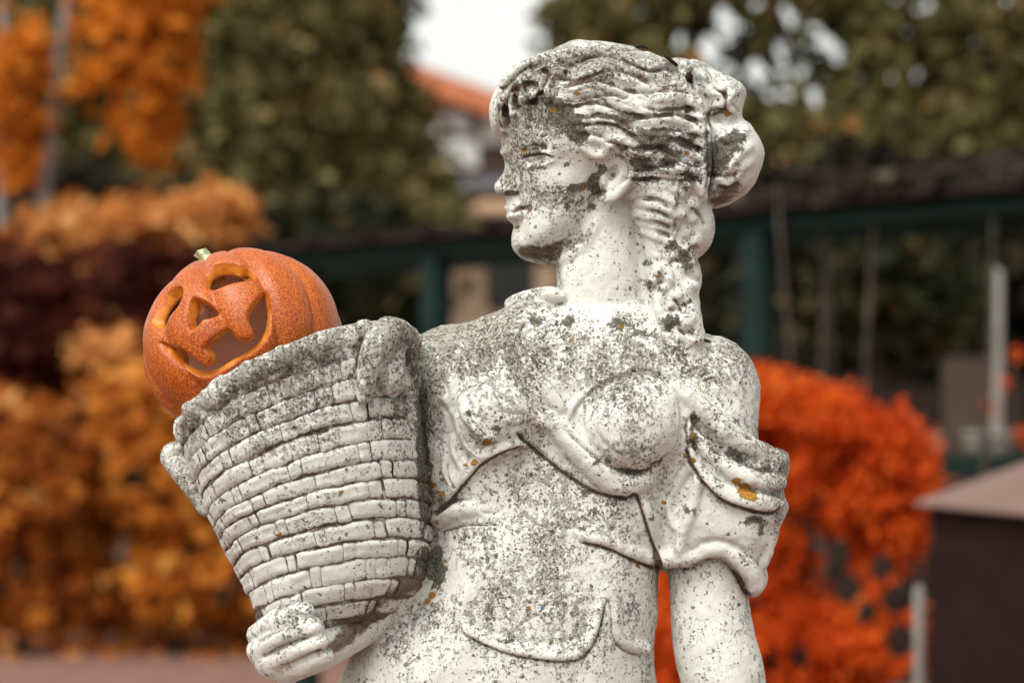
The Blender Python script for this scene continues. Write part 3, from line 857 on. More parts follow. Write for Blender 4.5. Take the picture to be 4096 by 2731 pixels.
boxpx('wall', 446, 222, 640, 345, 33, 5.0, MAT_BEIGE, h1, True)
w1 = boxpx('window', 487, 246, 535, 309, 32.93, 0.06, MAT_EAVE, h1)
for (xa, xb) in ((489, 510), (512, 533)):
    boxpx('pane', xa, 248, xb, 307, 32.90, 0.025, MAT_WIN, w1)
rf = boxpx('eaves', 452, 214, 660, 221.6, 32.6, 5.6, MAT_EAVE, h1)
k = 33 / FPX
ra, rb = P(446, 213.5, 32.4), P(665, 213.5, 32.4)
rv = [ra, rb, rb + [0, 3.2, 0.5], ra + [0.2, 3.2, 0.5], ra + [0, 6.0, 0], rb + [0, 6.0, 0]]
mesh_obj('roof', rv, [(0, 1, 2, 3), (3, 2, 5, 4), (0, 3, 4), (1, 5, 2), (0, 4, 5, 1)], rough_mat('tan_roofing', (0.40, 0.23, 0.13), (0.5, 0.31, 0.19), 3, 0.8, 0.2), h1)
h2 = empty('white_house', base_at(520, 62)); tag(h2, 'white house with an orange tiled roof in the gap between trees', 'house')
boxpx('wall', 440, 106, 640, 172, 62, 8.0, MAT_EAVE, h2, True)
for (xa, ya, xb, yb) in ((441, 113, 470, 133), (481, 112, 512, 143), (444, 139, 478, 167)):
    wn_ = boxpx('balcony_front', xa, ya, xb, yb, 61.8, 0.15, MAT_WHITE, h2)
ra, rb = P(398, 57, 61.0), P(620, 136, 61.0)
rv = [ra, rb, rb + [0, 0, -0.62], ra + [0, 0, -0.62], ra + [0, 9.5, 0.4], rb + [0, 9.5, 0.4], rb + [0, 9.5, -0.3], ra + [0, 9.5, -0.3]]
mesh_obj('roof', rv, [(0, 3, 2, 1), (4, 5, 6, 7), (0, 1, 5, 4), (1, 2, 6, 5), (2, 3, 7, 6), (3, 0, 4, 7)], MAT_ROOF, h2)
h3 = empty('grey_roofed_shed', base_at(500, 45)); tag(h3, 'low building with a grey roof below the white house', 'house')
boxpx('wall', 456, 188, 640, 230, 45, 4.0, MAT_EAVE, h3, True)
ra, rb = P(452, 190, 44.6), P(650, 190, 44.6)
hh = 26 * 45 / FPX
mesh_obj('roof', [ra, rb, rb + [0, 2.4, hh], ra + [0.2, 2.4, hh], ra + [0, 4.8, 0], rb + [0, 4.8, 0]], [(0, 1, 2, 3), (3, 2, 5, 4), (0, 3, 4), (1, 5, 2), (0, 4, 5, 1)], MAT_GREYROOF, h3)
# ------------------------------------------------------------------ weathered cast stone with lichen
def stone_material():
    m, nt, b = new_mat('weathered_stone')
    L = nt.links.new
    tc = N(nt, 'ShaderNodeTexCoord')
    co = tc.outputs['Object']
    at = N(nt, 'ShaderNodeAttribute', attribute_name='growth')
    sep = N(nt, 'ShaderNodeSeparateColor')
    L(at.outputs['Color'], sep.inputs[0])
    moss, dirt, dens0 = sep.outputs[0], sep.outputs[1], sep.outputs[2]
    yel = at.outputs['Alpha']
    def noise(scale, detail=4.0, rough=0.55, dist=0.0):
        n = N(nt, 'ShaderNodeTexNoise', Scale=scale, Detail=detail, Roughness=rough, Distortion=dist)
        L(co, n.inputs['Vector'])
        return n.outputs[0]
    n_big = noise(22, 4)
    n_mid = noise(90, 5, 0.62)
    n_med = noise(140, 8, 0.74)
    n_fine = noise(430, 4, 0.7)
    mp = N(nt, 'ShaderNodeMapping'); mp.inputs['Scale'].default_value = (1.0, 1.0, 0.12)
    L(co, mp.inputs['Vector'])
    n_str = N(nt, 'ShaderNodeTexNoise', Scale=75.0, Detail=4.0, Roughness=0.6); L(mp.outputs[0], n_str.inputs['Vector'])
    # growth gathers in patches and in the tracks of running water
    dens = math_n(nt, 'ADD', dens0, math_n(nt, 'ADD', math_n(nt, 'MULTIPLY', math_n(nt, 'SUBTRACT', n_big, 0.5), 0.9), math_n(nt, 'MULTIPLY', math_n(nt, 'SUBTRACT', n_str.outputs[0], 0.5), 0.7)), True)
    # slightly warped coordinates for spots
    wv = N(nt, 'ShaderNodeTexNoise', Scale=260.0, Detail=2.0)
    L(co, wv.inputs['Vector'])
    vm = N(nt, 'ShaderNodeVectorMath', operation='MULTIPLY_ADD')
    L(wv.outputs['Color'], vm.inputs[0]); vm.inputs[1].default_value = (0.0042,) * 3; L(co, vm.inputs[2])
    def spots(scale, r0, thr_scale, add):
        v = N(nt, 'ShaderNodeTexVoronoi', Scale=scale, Randomness=1.0)
        L(vm.outputs[0], v.inputs['Vector'])
        s2 = N(nt, 'ShaderNodeSeparateColor'); L(v.outputs['Color'], s2.inputs[0])
        # share of cells that carry a spot follows the density mask
        keep = math_n(nt, 'LESS_THAN', s2.outputs[0], math_n(nt, 'ADD', math_n(nt, 'MULTIPLY', dens, thr_scale), add))
        rr = math_n(nt, 'MULTIPLY', math_n(nt, 'ADD', math_n(nt, 'MULTIPLY', s2.outputs[1], 0.75), 0.35), r0)
        inside = maprange(nt, math_n(nt, 'SUBTRACT', v.outputs['Distance'], rr), -0.06, 0.06, 1.0, 0.0)
        return math_n(nt, 'MULTIPLY', keep, inside), s2.outputs[2]
    sp1, h1 = spots(150, 0.31, 0.50, 0.05)
    sp2, h2 = spots(310, 0.38, 0.65, 0.03)
    # clean cast stone: cream white with faint stains
    base = ramp(nt, [(0.25, (0.53, 0.52, 0.465)), (0.5, (0.65, 0.648, 0.60)), (0.75, (0.70, 0.70, 0.66))])
    L(math_n(nt, 'ADD', math_n(nt, 'MULTIPLY', n_big, 0.5), math_n(nt, 'MULTIPLY', n_mid, 0.5)), base.inputs[0])
    c = base.outputs[0]
    # thin grey-buff film of lichen following the density; it never closes completely
    dcl = math_n(nt, 'MULTIPLY', dens, 0.235)
    fsum = math_n(nt, 'ADD', math_n(nt, 'ADD', math_n(nt, 'MULTIPLY', n_med, 0.70), math_n(nt, 'MULTIPLY', n_fine, 0.38)), dcl)
    film = maprange(nt, fsum, 0.665, 0.745)
    filmc = ramp(nt, [(0.40, (0.10, 0.076, 0.048)), (0.50, (0.25, 0.215, 0.16)), (0.60, (0.41, 0.385, 0.325))])
    L(n_fine, filmc.inputs[0])
    c = mixc(nt, math_n(nt, 'MULTIPLY', film, 0.66), c, filmc.outputs[0])
    # dark pepper
    n_pep = noise(300, 4, 0.68)
    pep = maprange(nt, math_n(nt, 'ADD', math_n(nt, 'ADD', n_pep, math_n(nt, 'MULTIPLY', math_n(nt, 'SUBTRACT', n_big, 0.5), 0.25)), math_n(nt, 'MULTIPLY', dens, 0.20)), 0.675, 0.72)
    pepc = ramp(nt, [(0.4, (0.058, 0.044, 0.027)), (0.6, (0.145, 0.118, 0.080))])
    L(n_fine, pepc.inputs[0])
    c = mixc(nt, math_n(nt, 'MULTIPLY', pep, 0.9), c, pepc.outputs[0])
    # round dark spots
    spc = mixc(nt, h1, (0.075, 0.062, 0.046), (0.20, 0.155, 0.11))
    c = mixc(nt, math_n(nt, 'MULTIPLY', sp2, 0.75), c, (0.13, 0.105, 0.078))
    c = mixc(nt, math_n(nt, 'MULTIPLY', sp1, 0.88), c, spc)
    # brown run-off dirt in carved lines
    dm = maprange(nt, math_n(nt, 'ADD', dirt, math_n(nt, 'MULTIPLY', math_n(nt, 'SUBTRACT', n_med, 0.5), 1.1)), 0.30, 0.75)
    dcol = ramp(nt, [(0.4, (0.038, 0.020, 0.012)), (0.62, (0.19, 0.112, 0.070))])
    L(n_fine, dcol.inputs[0])
    c = mixc(nt, math_n(nt, 'MULTIPLY', dm, 0.92), c, dcol.outputs[0])
    # crusty grey-green moss
    mraw = math_n(nt, 'ADD', math_n(nt, 'ADD', math_n(nt, 'MULTIPLY', n_mid, 0.95), math_n(nt, 'MULTIPLY', n_fine, 0.55)), math_n(nt, 'ADD', math_n(nt, 'MULTIPLY', moss, 0.45), math_n(nt, 'MULTIPLY', math_n(nt, 'SUBTRACT', n_med, 0.5), 0.5)))
    mm = maprange(nt, mraw, 0.97, 1.05)
    mcol = ramp(nt, [(0.36, (0.030, 0.026, 0.016)), (0.46, (0.115, 0.105, 0.073)), (0.55, (0.22, 0.21, 0.16)), (0.64, (0.46, 0.455, 0.39))])
    L(math_n(nt, 'ADD', math_n(nt, 'MULTIPLY', n_fine, 0.65), math_n(nt, 'MULTIPLY', n_med, 0.35)), mcol.inputs[0])
    c = mixc(nt, mm, c, mcol.outputs[0])
    # orange lichen
    ym = maprange(nt, math_n(nt, 'ADD', yel, math_n(nt, 'MULTIPLY', math_n(nt, 'SUBTRACT', n_med, 0.5), 2.6)), 0.50, 0.66)
    ycol = ramp(nt, [(0.35, (0.30, 0.12, 0.015)), (0.65, (0.58, 0.30, 0.04))])
    L(n_fine, ycol.inputs[0])
    c = mixc(nt, ym, c, ycol.outputs[0])
    L(c, b.inputs['Base Color'])
    b.inputs['Roughness'].default_value = 0.78
    b.inputs['Specular IOR Level'].default_value = 0.35
    hgt = math_n(nt, 'ADD', math_n(nt, 'MULTIPLY', n_med, 0.45), math_n(nt, 'MULTIPLY', n_mid, 0.5))
    crust = math_n(nt, 'MULTIPLY', mm, math_n(nt, 'ADD', math_n(nt, 'MULTIPLY', n_fine, 2.6), 0.3))
    hgt = math_n(nt, 'ADD', hgt, crust)
    hgt = math_n(nt, 'ADD', hgt, math_n(nt, 'MULTIPLY', film, math_n(nt, 'MULTIPLY', n_fine, 0.9)))
    hgt = math_n(nt, 'ADD', hgt, math_n(nt, 'MULTIPLY', ym, math_n(nt, 'ADD', math_n(nt, 'MULTIPLY', n_fine, 1.6), 0.4)))
    hgt = math_n(nt, 'SUBTRACT', hgt, math_n(nt, 'MULTIPLY', sp1, 0.25))
    bp = N(nt, 'ShaderNodeBump', Strength=0.85, Distance=0.0026)
    L(hgt, bp.inputs['Height'])
    L(bp.outputs[0], b.inputs['Normal'])
    return m
STONE = stone_material()
# ------------------------------------------------------------------ the statue
VOX = 1.6
statue = empty('stone_statue', (0.045, 0.0, 0.0))
tag(statue, 'weathered white stone statue of a draped woman holding a basket on her shoulder', 'statue')

fd = Field((-366, -416, -150), (292, 330, 185), VOX)

RIDGES = []
_roll0 = fd.roll
def _roll_rec(pts, k=4.0):
    RIDGES.append([(p[0], p[1], p[2]) for p in pts])
    _roll0(pts, k * 0.75)
fd.roll = _roll_rec
# --- trunk
fd.inflate([(545, 318), (509, 312), (470, 321), (444, 330), (424, 345), (412, 362), (406, 420), (415, 480), (432, 515), (428, 555), (408, 602),
            (378, 628), (357, 655), (341, 684), (330, 730), (326, 830), (664, 830), (655, 730), (651, 684), (649, 657), (655, 622), (659, 572), (685, 522),
            (735, 470), (756, 432), (753, 390), (744, 367), (730, 351), (707, 339), (688, 324), (650, 312)], -8, 84, 80, k=4, blur=30)
fd.ell((545, 610, 30), (100, 115, 62), k=30)
fd.ell((500, 700, 10), (150, 110, 80), k=30)
fd.ell((560, 380, 35), (120, 70, 38), k=30)
fd.ell((714, 388, 2), (43, 50, 52), k=18)
fd.ell((442, 374, 0), (38, 45, 50), k=18)
# --- neck
fd.chain([(600, 215, 0, 44), (602, 275, 2, 46), (605, 318, 2, 48), (610, 346, 0, 62)], k=10)
fd.chain([(571, 258, 30, 9), (577, 300, 38, 9), (590, 330, 48, 7)], k=14)   # tendon
# --- breasts
fd.ell((631, 424, 62), (54, 51, 50), k=12)
fd.ell((497, 413, 55), (46, 46, 50), k=12)
# --- her right arm, behind the basket, forearm and hand beneath it
fd.chain([(438, 372, 8, 37), (440, 450, 12, 33), (434, 520, 5, 30), (415, 570, 12, 30), (368, 612, 45, 27), (322, 645, 76, 23), (296, 655, 84, 22)], k=8)
for f in ([(258, 634, 76, 11), (274, 623, 98, 12), (292, 614, 112, 12.5), (304, 613, 116, 11)],
          [(258, 649, 76, 11), (278, 638, 102, 12.5), (300, 629, 118, 12.5), (313, 628, 121, 11)],
          [(270, 662, 78, 11), (290, 653, 104, 12), (308, 645, 118, 12), (319, 643, 121, 10.5)],
          [(286, 672, 80, 10), (302, 665, 102, 11), (316, 658, 113, 11), (325, 655, 116, 9.5)]):
    fd.chain(f, k=0.9)
fd.ell((283, 654, 74), (30, 26, 26), k=8)
# --- bare left arm
fd.chain([(700, 530, 12, 38), (708, 590, 14, 38), (714, 640, 17, 41), (725, 690, 20, 42), (728, 790, 24, 39)], k=6)
# --- sleeve
fd.inflate([(688, 385), (742, 392), (757, 432), (760, 444), (783, 450), (789, 459), (788, 475), (784, 491), (789, 505), (785, 515), (778, 530), (775, 546),
            (766, 560), (768, 578), (761, 592), (752, 596), (742, 582), (728, 566), (710, 562), (690, 566), (664, 569), (653, 545), (648, 510), (655, 480), (672, 440)], 12, 60, 42, k=8, blur=14)

# --- head
fd.inflate([(504, 140), (493, 120), (491.5, 105), (495, 91), (503, 79), (517, 66), (533, 56), (551, 50), (571, 42), (584, 41), (618, 44), (644, 51), (666, 61),
            (688, 77), (702, 105), (707, 140), (706, 178), (698, 200), (670, 212), (630, 212), (590, 205), (545, 200), (516, 195), (510, 165)], 0, 80, 76, k=4, blur=20)
fd.inflate([(507, 140), (510, 165), (513, 190), (517, 215), (518, 240), (524, 252), (534, 258), (549, 262), (572, 256), (592, 240), (604, 218), (618, 195), (630, 150), (560, 130)],
           0, 60, 58, k=5, blur=14)
fd.inflate([(499, 138), (503, 141), (504.5, 150), (505.5, 160), (506, 165), (504.5, 170), (500, 177), (494.8, 184.5), (495.4, 190.5), (499, 194.5), (505.5, 197), (506, 203), (504, 207.5),
            (507, 211), (512, 212.7), (507, 215.5), (508.4, 219.4), (514, 222.5), (515, 227), (512.5, 236), (513, 243), (516, 249), (522, 253.5), (531, 258.5), (545, 260), (550, 220), (550, 150), (520, 132)],
           0, 17, 15, k=9, blur=2)
fd.ell((509, 189, 13), (9, 6.5, 8), k=4)
fd.ell((518, 214, 8), (10, 8, 20), k=6)
fd.ell((530, 245, 0), (15, 13, 24), k=8)
fd.ell((562, 178, 42), (26, 18, 20), k=16)            # cheekbone
fd.ell((530, 157, (fd.front(530, 157) or 40) + 2), (18, 8.5, 11), k=6, sub=True)     # eye hollow
fd.ell((536, 157, (fd.front(536, 157) or 40) - 3), (11.5, 6, 7.5), k=1.5)           # eyeball under its lids
fd.chain([(506, 151, 12, 6), (520, 145, 33, 7), (545, 143.5, 52, 6.5), (562, 149, 60, 5)], k=5)   # brow
# bun
fd.inflate([(664, 63), (676, 58), (700, 62), (718, 72), (738, 82), (746, 93), (742, 111), (738, 126), (700, 130), (690, 100)], -2, 50, 34, k=6, blur=6)
fd.inflate([(700, 118), (742, 120), (754, 130), (763, 149), (761.5, 168), (751, 189), (732, 203), (713, 208), (702, 198), (692, 160)], -2, 54, 42, k=4, blur=6)
fd.chain([(687, 84, 52, 7), (699, 112, 54, 7), (705, 140, 52, 6.5), (706, 170, 46, 6), (702, 196, 42, 6)], k=4)
# hair falling behind the ear
fd.ell((664, 204, 14), (36, 36, 48), k=10)
fd.ell((690, 226, 6), (25, 33, 36), k=6)
fd.ell((682, 278, 8), (20, 27, 28), k=6)
fd.chain([(664, 236, 26, 24), (670, 272, 24, 27), (674, 308, 30, 26), (686, 340, 42, 20), (697, 362, 46, 8)], k=8)
for l in ([(631, 193, 6.5, -1), (645, 191, 6.5, 0), (661, 195, 7, 0), (673, 203, 6, -1)],
          [(634, 203, 5, -1), (648, 204, 6, 0), (664, 209, 6.5, 0), (674, 215, 5, -2)],
          [(637, 213, 6, -1), (653, 216, 7, 0), (667, 219, 7, 0), (674, 225, 6, -2)],
          [(640, 222, 5, -1), (656, 226, 6, 0), (671, 232, 6, -1)],
          [(644, 230, 4.5, -1), (658, 236, 6, 0), (668, 241, 6, -1)]):
    fd.roll(l, k=2.0)
for b in ((688, 186, 9), (697, 190, 9), (691, 204, 10), (681, 214, 7), (690, 218, 8), (684, 232, 8), (693, 240, 9), (682, 250, 8), (672, 254, 7),
          (684, 266, 9), (690, 286, 9), (676, 296, 8), (672, 318, 10), (686, 322, 9), (694, 340, 8), (680, 338, 8)):
    z = fd.front(b[0], b[1])
    if z is not None: fd.ell((b[0], b[1], z - b[2] * 0.35), (b[2], b[2] * 0.9, b[2]), k=2.5)
z = fd.front(662, 280) or 50
fd.chain([(652, 281, z + 1, 4.5), (655, 272, z + 2, 4.5), (664, 270, z + 3, 4.5), (670, 277, z + 4, 4.5), (668, 286, z + 3, 4), (661, 287, z + 2, 3.5)], k=2)
fd.roll([(652, 281, 5, 1), (653, 289, 5, 1), (659, 297, 5.5, 1), (660, 310, 5.5, 1), (664, 326, 5, 0)], k=2.5)
# ear
ze = fd.front(616, 176) or 70
fd.ell((616, 176, ze - 4), (15, 24, 9), k=5, rotz=14)
fd.chain([(605, 171, ze + 1, 3), (607, 161, ze + 4, 3.8), (613, 154.5, ze + 6, 4), (621, 154, ze + 7, 4.2), (628, 158.5, ze + 7, 4.3), (631, 166, ze + 7, 4.4),
          (630.5, 174, ze + 6, 4.6), (627, 182, ze + 5, 4.8), (620, 190, ze + 4, 5), (612, 197, ze + 3, 6), (604, 198, ze + 1, 5)], k=2)
fd.chain([(613, 163, ze + 3, 3), (620, 163.5, ze + 5, 3.6), (623, 171, ze + 5, 4), (619, 181, ze + 4, 3.8), (611, 188, ze + 3, 3.5)], k=2)
fd.ell((612, 173.5, ze + 6), (4.5, 7, 6), k=2, rotz=20, sub=True)
fd.chain([(604, 174, ze + 2, 4), (605, 182, ze + 2, 3.5)], k=2.5)
# long wavy locks combed from the forehead back to the band
_S = catmull([(560, 55), (556, 66), (553, 78), (554, 90), (560, 101), (568, 111), (576, 121), (582, 132), (590, 143)], 6)
_E = catmull([(668, 63), (680, 74), (690, 87), (697, 101), (701, 116), (703, 131), (704, 147), (704, 162), (702, 180)], 6)
NL = 9
_ju = [0.0, 0.10, 0.235, 0.33, 0.46, 0.56, 0.69, 0.78, 0.90, 1.0]
def lock_path(u, n=11):
    i = u * (len(_S) - 1); i0 = min(int(i), len(_S) - 2); f_ = i - i0
    s_, e_ = _S[i0] * (1 - f_) + _S[i0 + 1] * f_, _E[i0] * (1 - f_) + _E[i0 + 1] * f_
    t = np.linspace(0, 1, n)[:, None]
    d_ = (e_ - s_) / np.linalg.norm(e_ - s_); nrm = np.array([-d_[1], d_[0]])
    p = s_ + (e_ - s_) * t
    p = p + nrm * ((5.6 - 1.5 * u) * np.sin(2 * math.pi * (1.25 + 0.35 * u) * t + 3.4 * u + 0.8 * math.sin(23 * u) + 0.4 + 0.9 * t * t) * np.clip(np.minimum(t, 1 - t) * 6, 0, 1))
    p[:, 1] += (-7.0 * (1 - u) ** 2 - 2.0) * np.sin(math.pi * t[:, 0])
    return p
LOCKS = [lock_path((_ju[j] + _ju[j + 1]) / 2) for j in range(NL)]
LOCK_GAPS = [lock_path(_ju[j]) for j in range(1, NL)]
for j, p in enumerate(LOCKS):
    fd.roll([(x, y, 5.6 + 2.2 * math.sin(i * 0.9 + j * 2.3), -1.8 + 1.6 * math.sin(i * 0.7 + j * 1.9)) for i, (x, y) in enumerate(p)], k=3.0)
_lk = lambda l, k: fd.roll([(x, y, r * 1.08, dz + 1.8) for x, y, r, dz in l], k)
_lk([(582, 146, 4, -1), (593, 154, 4.5, 0), (603, 154, 4.5, 1), (609, 146, 4.5, 1), (618, 141, 5, 1), (628, 142, 5, 1), (634, 150, 5, 1), (644, 154, 5, 0), (654, 150, 4, -1)], 2.0)
for l in ([(682, 183, 4, 0), (694, 184, 4.5, 0), (702, 193, 4, -1)], [(636, 165, 4, 0), (652, 164, 4.5, 0), (668, 170, 4.5, 0), (684, 168, 4, -1)],
          [(636, 175, 4, 0), (652, 174, 5, 0), (670, 179, 5, 0), (684, 178, 4, -1)], [(636, 185, 5, 0), (652, 184, 5.5, 0), (670, 188, 5.5, 0), (680, 194, 5, -1)]):
    _lk(l, 2.0)
# forehead curls
fd.ell((499, 116, 0), (9, 22, 40), k=5)
for l in ([(505, 131, 4.5, -1), (500, 118, 5.5, 0), (502, 103, 6, 0), (511, 92, 5, 0)],
          [(513, 113, 5, 0), (508, 101, 5.5, 1), (513, 89, 6, 1), (524, 80, 5, 0)],
          [(527, 104, 5, 0), (520, 95, 5.5, 1), (524, 83, 6, 1), (535, 79, 6, 1), (542, 86, 5.5, 1), (536, 97, 5, 1), (530, 91, 4, 2)],
          [(548, 98, 5, 0), (546, 86, 5.5, 0), (552, 75, 5.5, 0), (563, 69, 4.5, 0)],
          [(504, 86, 5.5, -1), (515, 73, 6.5, 0), (530, 64, 6, 0), (545, 58, 5, 0)],
          [(532, 73, 5, 0), (545, 66, 5.5, 0), (560, 58, 5, 0), (580, 53, 4, -1)]):
    fd.roll([(x, y, r * 1.05, dz + 2.0) for x, y, r, dz in l], k=1.6)

# --- cloth
fd.roll([(553, 421, 10, 0), (566, 434, 14, -1), (584, 453, 15, 0), (606, 473, 15, 0), (628, 483, 14, 0), (644, 480, 11, -1)], k=5)
fd.roll([(562, 424, 3, -1), (577, 403, 4.5, 0), (599, 381, 5, 0), (625, 369, 5, 0), (650, 365, 5, 0), (667, 372, 5, 0), (679, 388, 5.5, 0), (687, 410, 6, 0), (687, 436, 6, 0), (680, 456, 5, 0), (672, 480, 5, 0)], k=4)
fd.roll([(676, 388, 7, -1), (692, 402, 10, 0), (712, 418, 11, 1), (735, 438, 12, 2), (758, 451, 11, 2), (776, 460, 10, -2)], k=5)
fd.roll([(691, 428, 7, -1), (708, 451, 8, 0), (732, 470, 9, 1), (760, 480, 9, 1), (779, 482, 8, -3)], k=5)
fd.roll([(688, 450, 6, 0), (699, 468, 8, 1), (714, 484, 9, 2), (735, 496, 9, 3), (758, 502, 8.5, 3), (778, 505, 8, 0)], k=3)
fd.roll([(664, 559, 9, 0), (678, 556, 10, 1), (692, 557, 9, 2), (706, 550, 9, 2), (722, 549, 9, 2), (738, 558, 9, 3), (750, 572, 9, 2), (756, 585, 8, 0)], k=4)
fd.roll([(640, 500, 10, -1), (647, 522, 13, -1), (657, 545, 13, -1), (666, 558, 9, -2)], k=5)
fd.roll([(690, 462, 5, 0), (677, 484, 6, 0), (668, 503, 6, 0), (672, 520, 5, 0), (680, 532, 5, 0)], k=4)
fd.roll([(699, 478, 5, 0), (692, 505, 6, 0), (684, 530, 6, 0), (679, 548, 5, 0)], k=5)
fd.roll([(765, 512, 7, -2), (772, 526, 7, -4), (768, 545, 7, -4), (762, 562, 7, -3)], k=5)
# left bodice
fd.roll([(526, 441, 6, -1), (506, 446, 8, 0), (487, 454, 9, 0), (473, 467, 9, 0), (461, 481, 8.5, 0), (448, 495, 8, 0), (437, 506, 7, -2)], k=5)
fd.roll([(463, 402, 6, -1), (467, 414, 6, 0), (478, 428, 6, 0), (492, 437, 5, -1)], k=4)
fd.roll([(459, 418, 5, -1), (462, 432, 6, 0), (472, 448, 6, 0), (482, 455, 4, -1)], k=4)
fd.roll([(454, 438, 5, -1), (456, 452, 6, 0), (464, 466, 6, -1)], k=4)
fd.roll([(447, 452, 5, -1), (447, 470, 6, 0), (453, 484, 5, -1)], k=4)
fd.roll([(519, 336, 7, -2), (521, 350, 8, -2), (529, 364, 9, -2), (545, 388, 9, -2), (562, 408, 8, -1)], k=4)
fd.roll([(500, 348, 5, -2), (503, 372, 7, -2), (515, 396, 8, -2), (534, 416, 8, -1), (552, 424, 6, -1)], k=5)
fd.roll([(474, 352, 5, -2), (480, 374, 6, -2), (490, 394, 5, -2)], k=6)
fd.roll([(525, 321, 4, -2), (505, 338, 5, -2), (480, 352, 6, -3), (458, 372, 6, -3), (448, 400, 6, -3)], k=8)
# collar
fd.ell((536, 316, 18), (34, 17, 34), k=8)
fd.chain([(510, 304, 4, 6.5), (520, 299.5, 18, 7.5), (536, 296, 30, 8), (552, 294, 38, 7.5), (562, 296, 42, 5)], k=4)
# waist and apron
fd.roll([(437, 520, 9, -2), (450, 512, 11, -2), (468, 508, 10, -3), (490, 509, 7, -4)], k=5)
fd.roll([(577, 535, 4, -1), (592, 536, 6, -1), (610, 541, 6.5, 0), (634, 552, 6.5, 0), (652, 559, 6, -1)], k=5)
fd.roll([(490, 560, 5, -3), (474, 582, 6, -3), (461, 608, 6, -2), (464, 626, 6, -1), (475, 634, 6, -1), (499, 645, 6, -1), (531, 652, 6, -1), (561, 655, 6.5, -1), (578, 651, 6.5, -1),
         (590, 637, 6, -1), (597, 622, 6, -1), (602, 602, 5.5, -2), (606, 585, 4, -3)], k=6)
fd.roll([(611, 590, 4, -3), (613, 612, 5.5, -2), (616, 630, 6, -1), (624, 641, 6.5, -1), (636, 647, 6.5, -1), (647, 648, 6, -1)], k=6)

# --- carved lines
rl = Relief(120, 20, 830, 800)
hg = [  # hair grooves
    [(498, 93), (508, 84), (520, 72), (536, 62)], [(520, 113), (515, 102), (518, 90), (528, 78), (541, 72)], [(509, 124), (505, 110), (509, 95), (516, 84)], [(545, 101), (541, 92), (546, 80), (554, 68)],
    [(525, 103), (532, 104), (540, 100)], [(528, 92), (526, 86), (532, 83), (537, 87), (534, 93)], [(502, 130), (498, 118), (500, 104)],
    [(640, 166), (655, 168), (670, 164)],
    [(640, 179), (660, 179), (682, 181), (698, 178)],
    [(516, 81), (514, 87), (514, 92)], [(541, 91), (537, 98), (530, 104)], [(524, 85), (528, 83), (530, 87)],
    [(546, 68), (546, 76), (544, 80)], [(530, 70), (536, 66), (544, 62)], [(502, 100), (506, 108), (505, 118)],
    [(643, 198), (658, 200), (670, 208)], [(646, 210), (660, 213), (672, 219)], [(650, 221), (663, 225), (672, 229)], [(655, 231), (664, 233), (672, 237)],
    [(678, 190), (679, 200), (677, 210)], [(677, 218), (675, 232)],
    [(707, 96), (708, 130), (709, 165), (707, 196)],
    [(728, 84), (727, 98), (725, 112)], [(708, 112), (718, 109), (726, 112), (736, 118)], [(712, 88), (722, 92), (728, 98)],
    [(708, 175), (720, 176), (731, 176), (742, 170)], [(714, 186), (728, 188), (740, 182)], [(716, 140), (728, 144), (740, 140)],
    [(690, 208), (700, 214), (706, 226)], [(688, 250), (698, 246)], [(668, 262), (680, 260), (692, 262)], [(672, 300), (684, 304), (694, 300)],
    [(664, 312), (674, 308), (684, 310)], [(676, 328), (686, 332), (696, 330)],
]
for i, g in enumerate(hg):
    rl.groove(g, 1.9, 3.3, dirt=0.62)
# the combed waves between the carved lines
_hm = np.clip(poly_sdf(rl.X, rl.Y, [(548, 60), (575, 46), (620, 45), (664, 62), (690, 84), (703, 120), (703, 190), (690, 205), (640, 182), (640, 160), (625, 140), (605, 142), (585, 138), (575, 118), (556, 100), (544, 78)]) / 8.0, 0, 1)
_ps = rl.Y + 4.5 * np.sin(rl.X / 11.0 + rl.Y / 22.0) + 0.0009 * (rl.X - 600) ** 2 * np.where(rl.Y < 110, 1, -0.4)
_wv = np.sin(_ps * 2 * math.pi / 9.5 + 0.8 * np.sin(rl.X / 19.0))
rl.layer('h')[...] += (_hm * _wv * 0.25).astype(np.float32)
rl.layer('dirt')[...] += (_hm * np.clip(-_wv - 0.45, 0, 1) * 0.12).astype(np.float32)
_bm = np.clip(poly_sdf(rl.X, rl.Y, [(690, 66), (716, 73), (742, 92), (740, 112), (758, 140), (756, 175), (735, 198), (712, 203), (710, 120)]) / 7.0, 0, 1)
_wb = np.sin((rl.X * 0.55 + rl.Y + 6 * np.sin(rl.X / 9.0)) * 2 * math.pi / 17.0)
rl.layer('h')[...] += (_bm * _wb * 1.1).astype(np.float32)
_cm = np.clip(poly_sdf(rl.X, rl.Y, [(650, 245), (690, 240), (705, 262), (698, 300), (702, 345), (672, 345), (658, 310), (650, 280)]) / 5.0, 0, 1)
_wc = np.sin((rl.Y - 0.7 * rl.X + 5 * np.sin(rl.X / 7.0)) * 2 * math.pi / 11.0)
rl.layer('h')[...] += (_cm * _wc * 0.55).astype(np.float32)
rl.layer('dirt')[...] += (_cm * np.clip(-_wc - 0.4, 0, 1) * 0.7).astype(np.float32)
_rk = random.Random(9)
for p in LOCK_GAPS:
    rl.groove([tuple(q) for q in p[:_rk.randint(6, 9)]], 1.7, 2.8, dirt=0.66, taper=0.12)
    rl.groove([tuple(q) for q in p[_rk.randint(5, 7):]], 1.7, 2.6, dirt=0.6, taper=0.12)
for p in LOCKS:      # a finer parting along some of the locks
    k0 = _rk.randint(0, 4); q = p[k0:k0 + _rk.randint(4, 6)]
    rl.groove([(x, y + 0.5) for x, y in q], 1.1, 1.3, dirt=0.4, taper=0.2)
rr = random.Random(5)
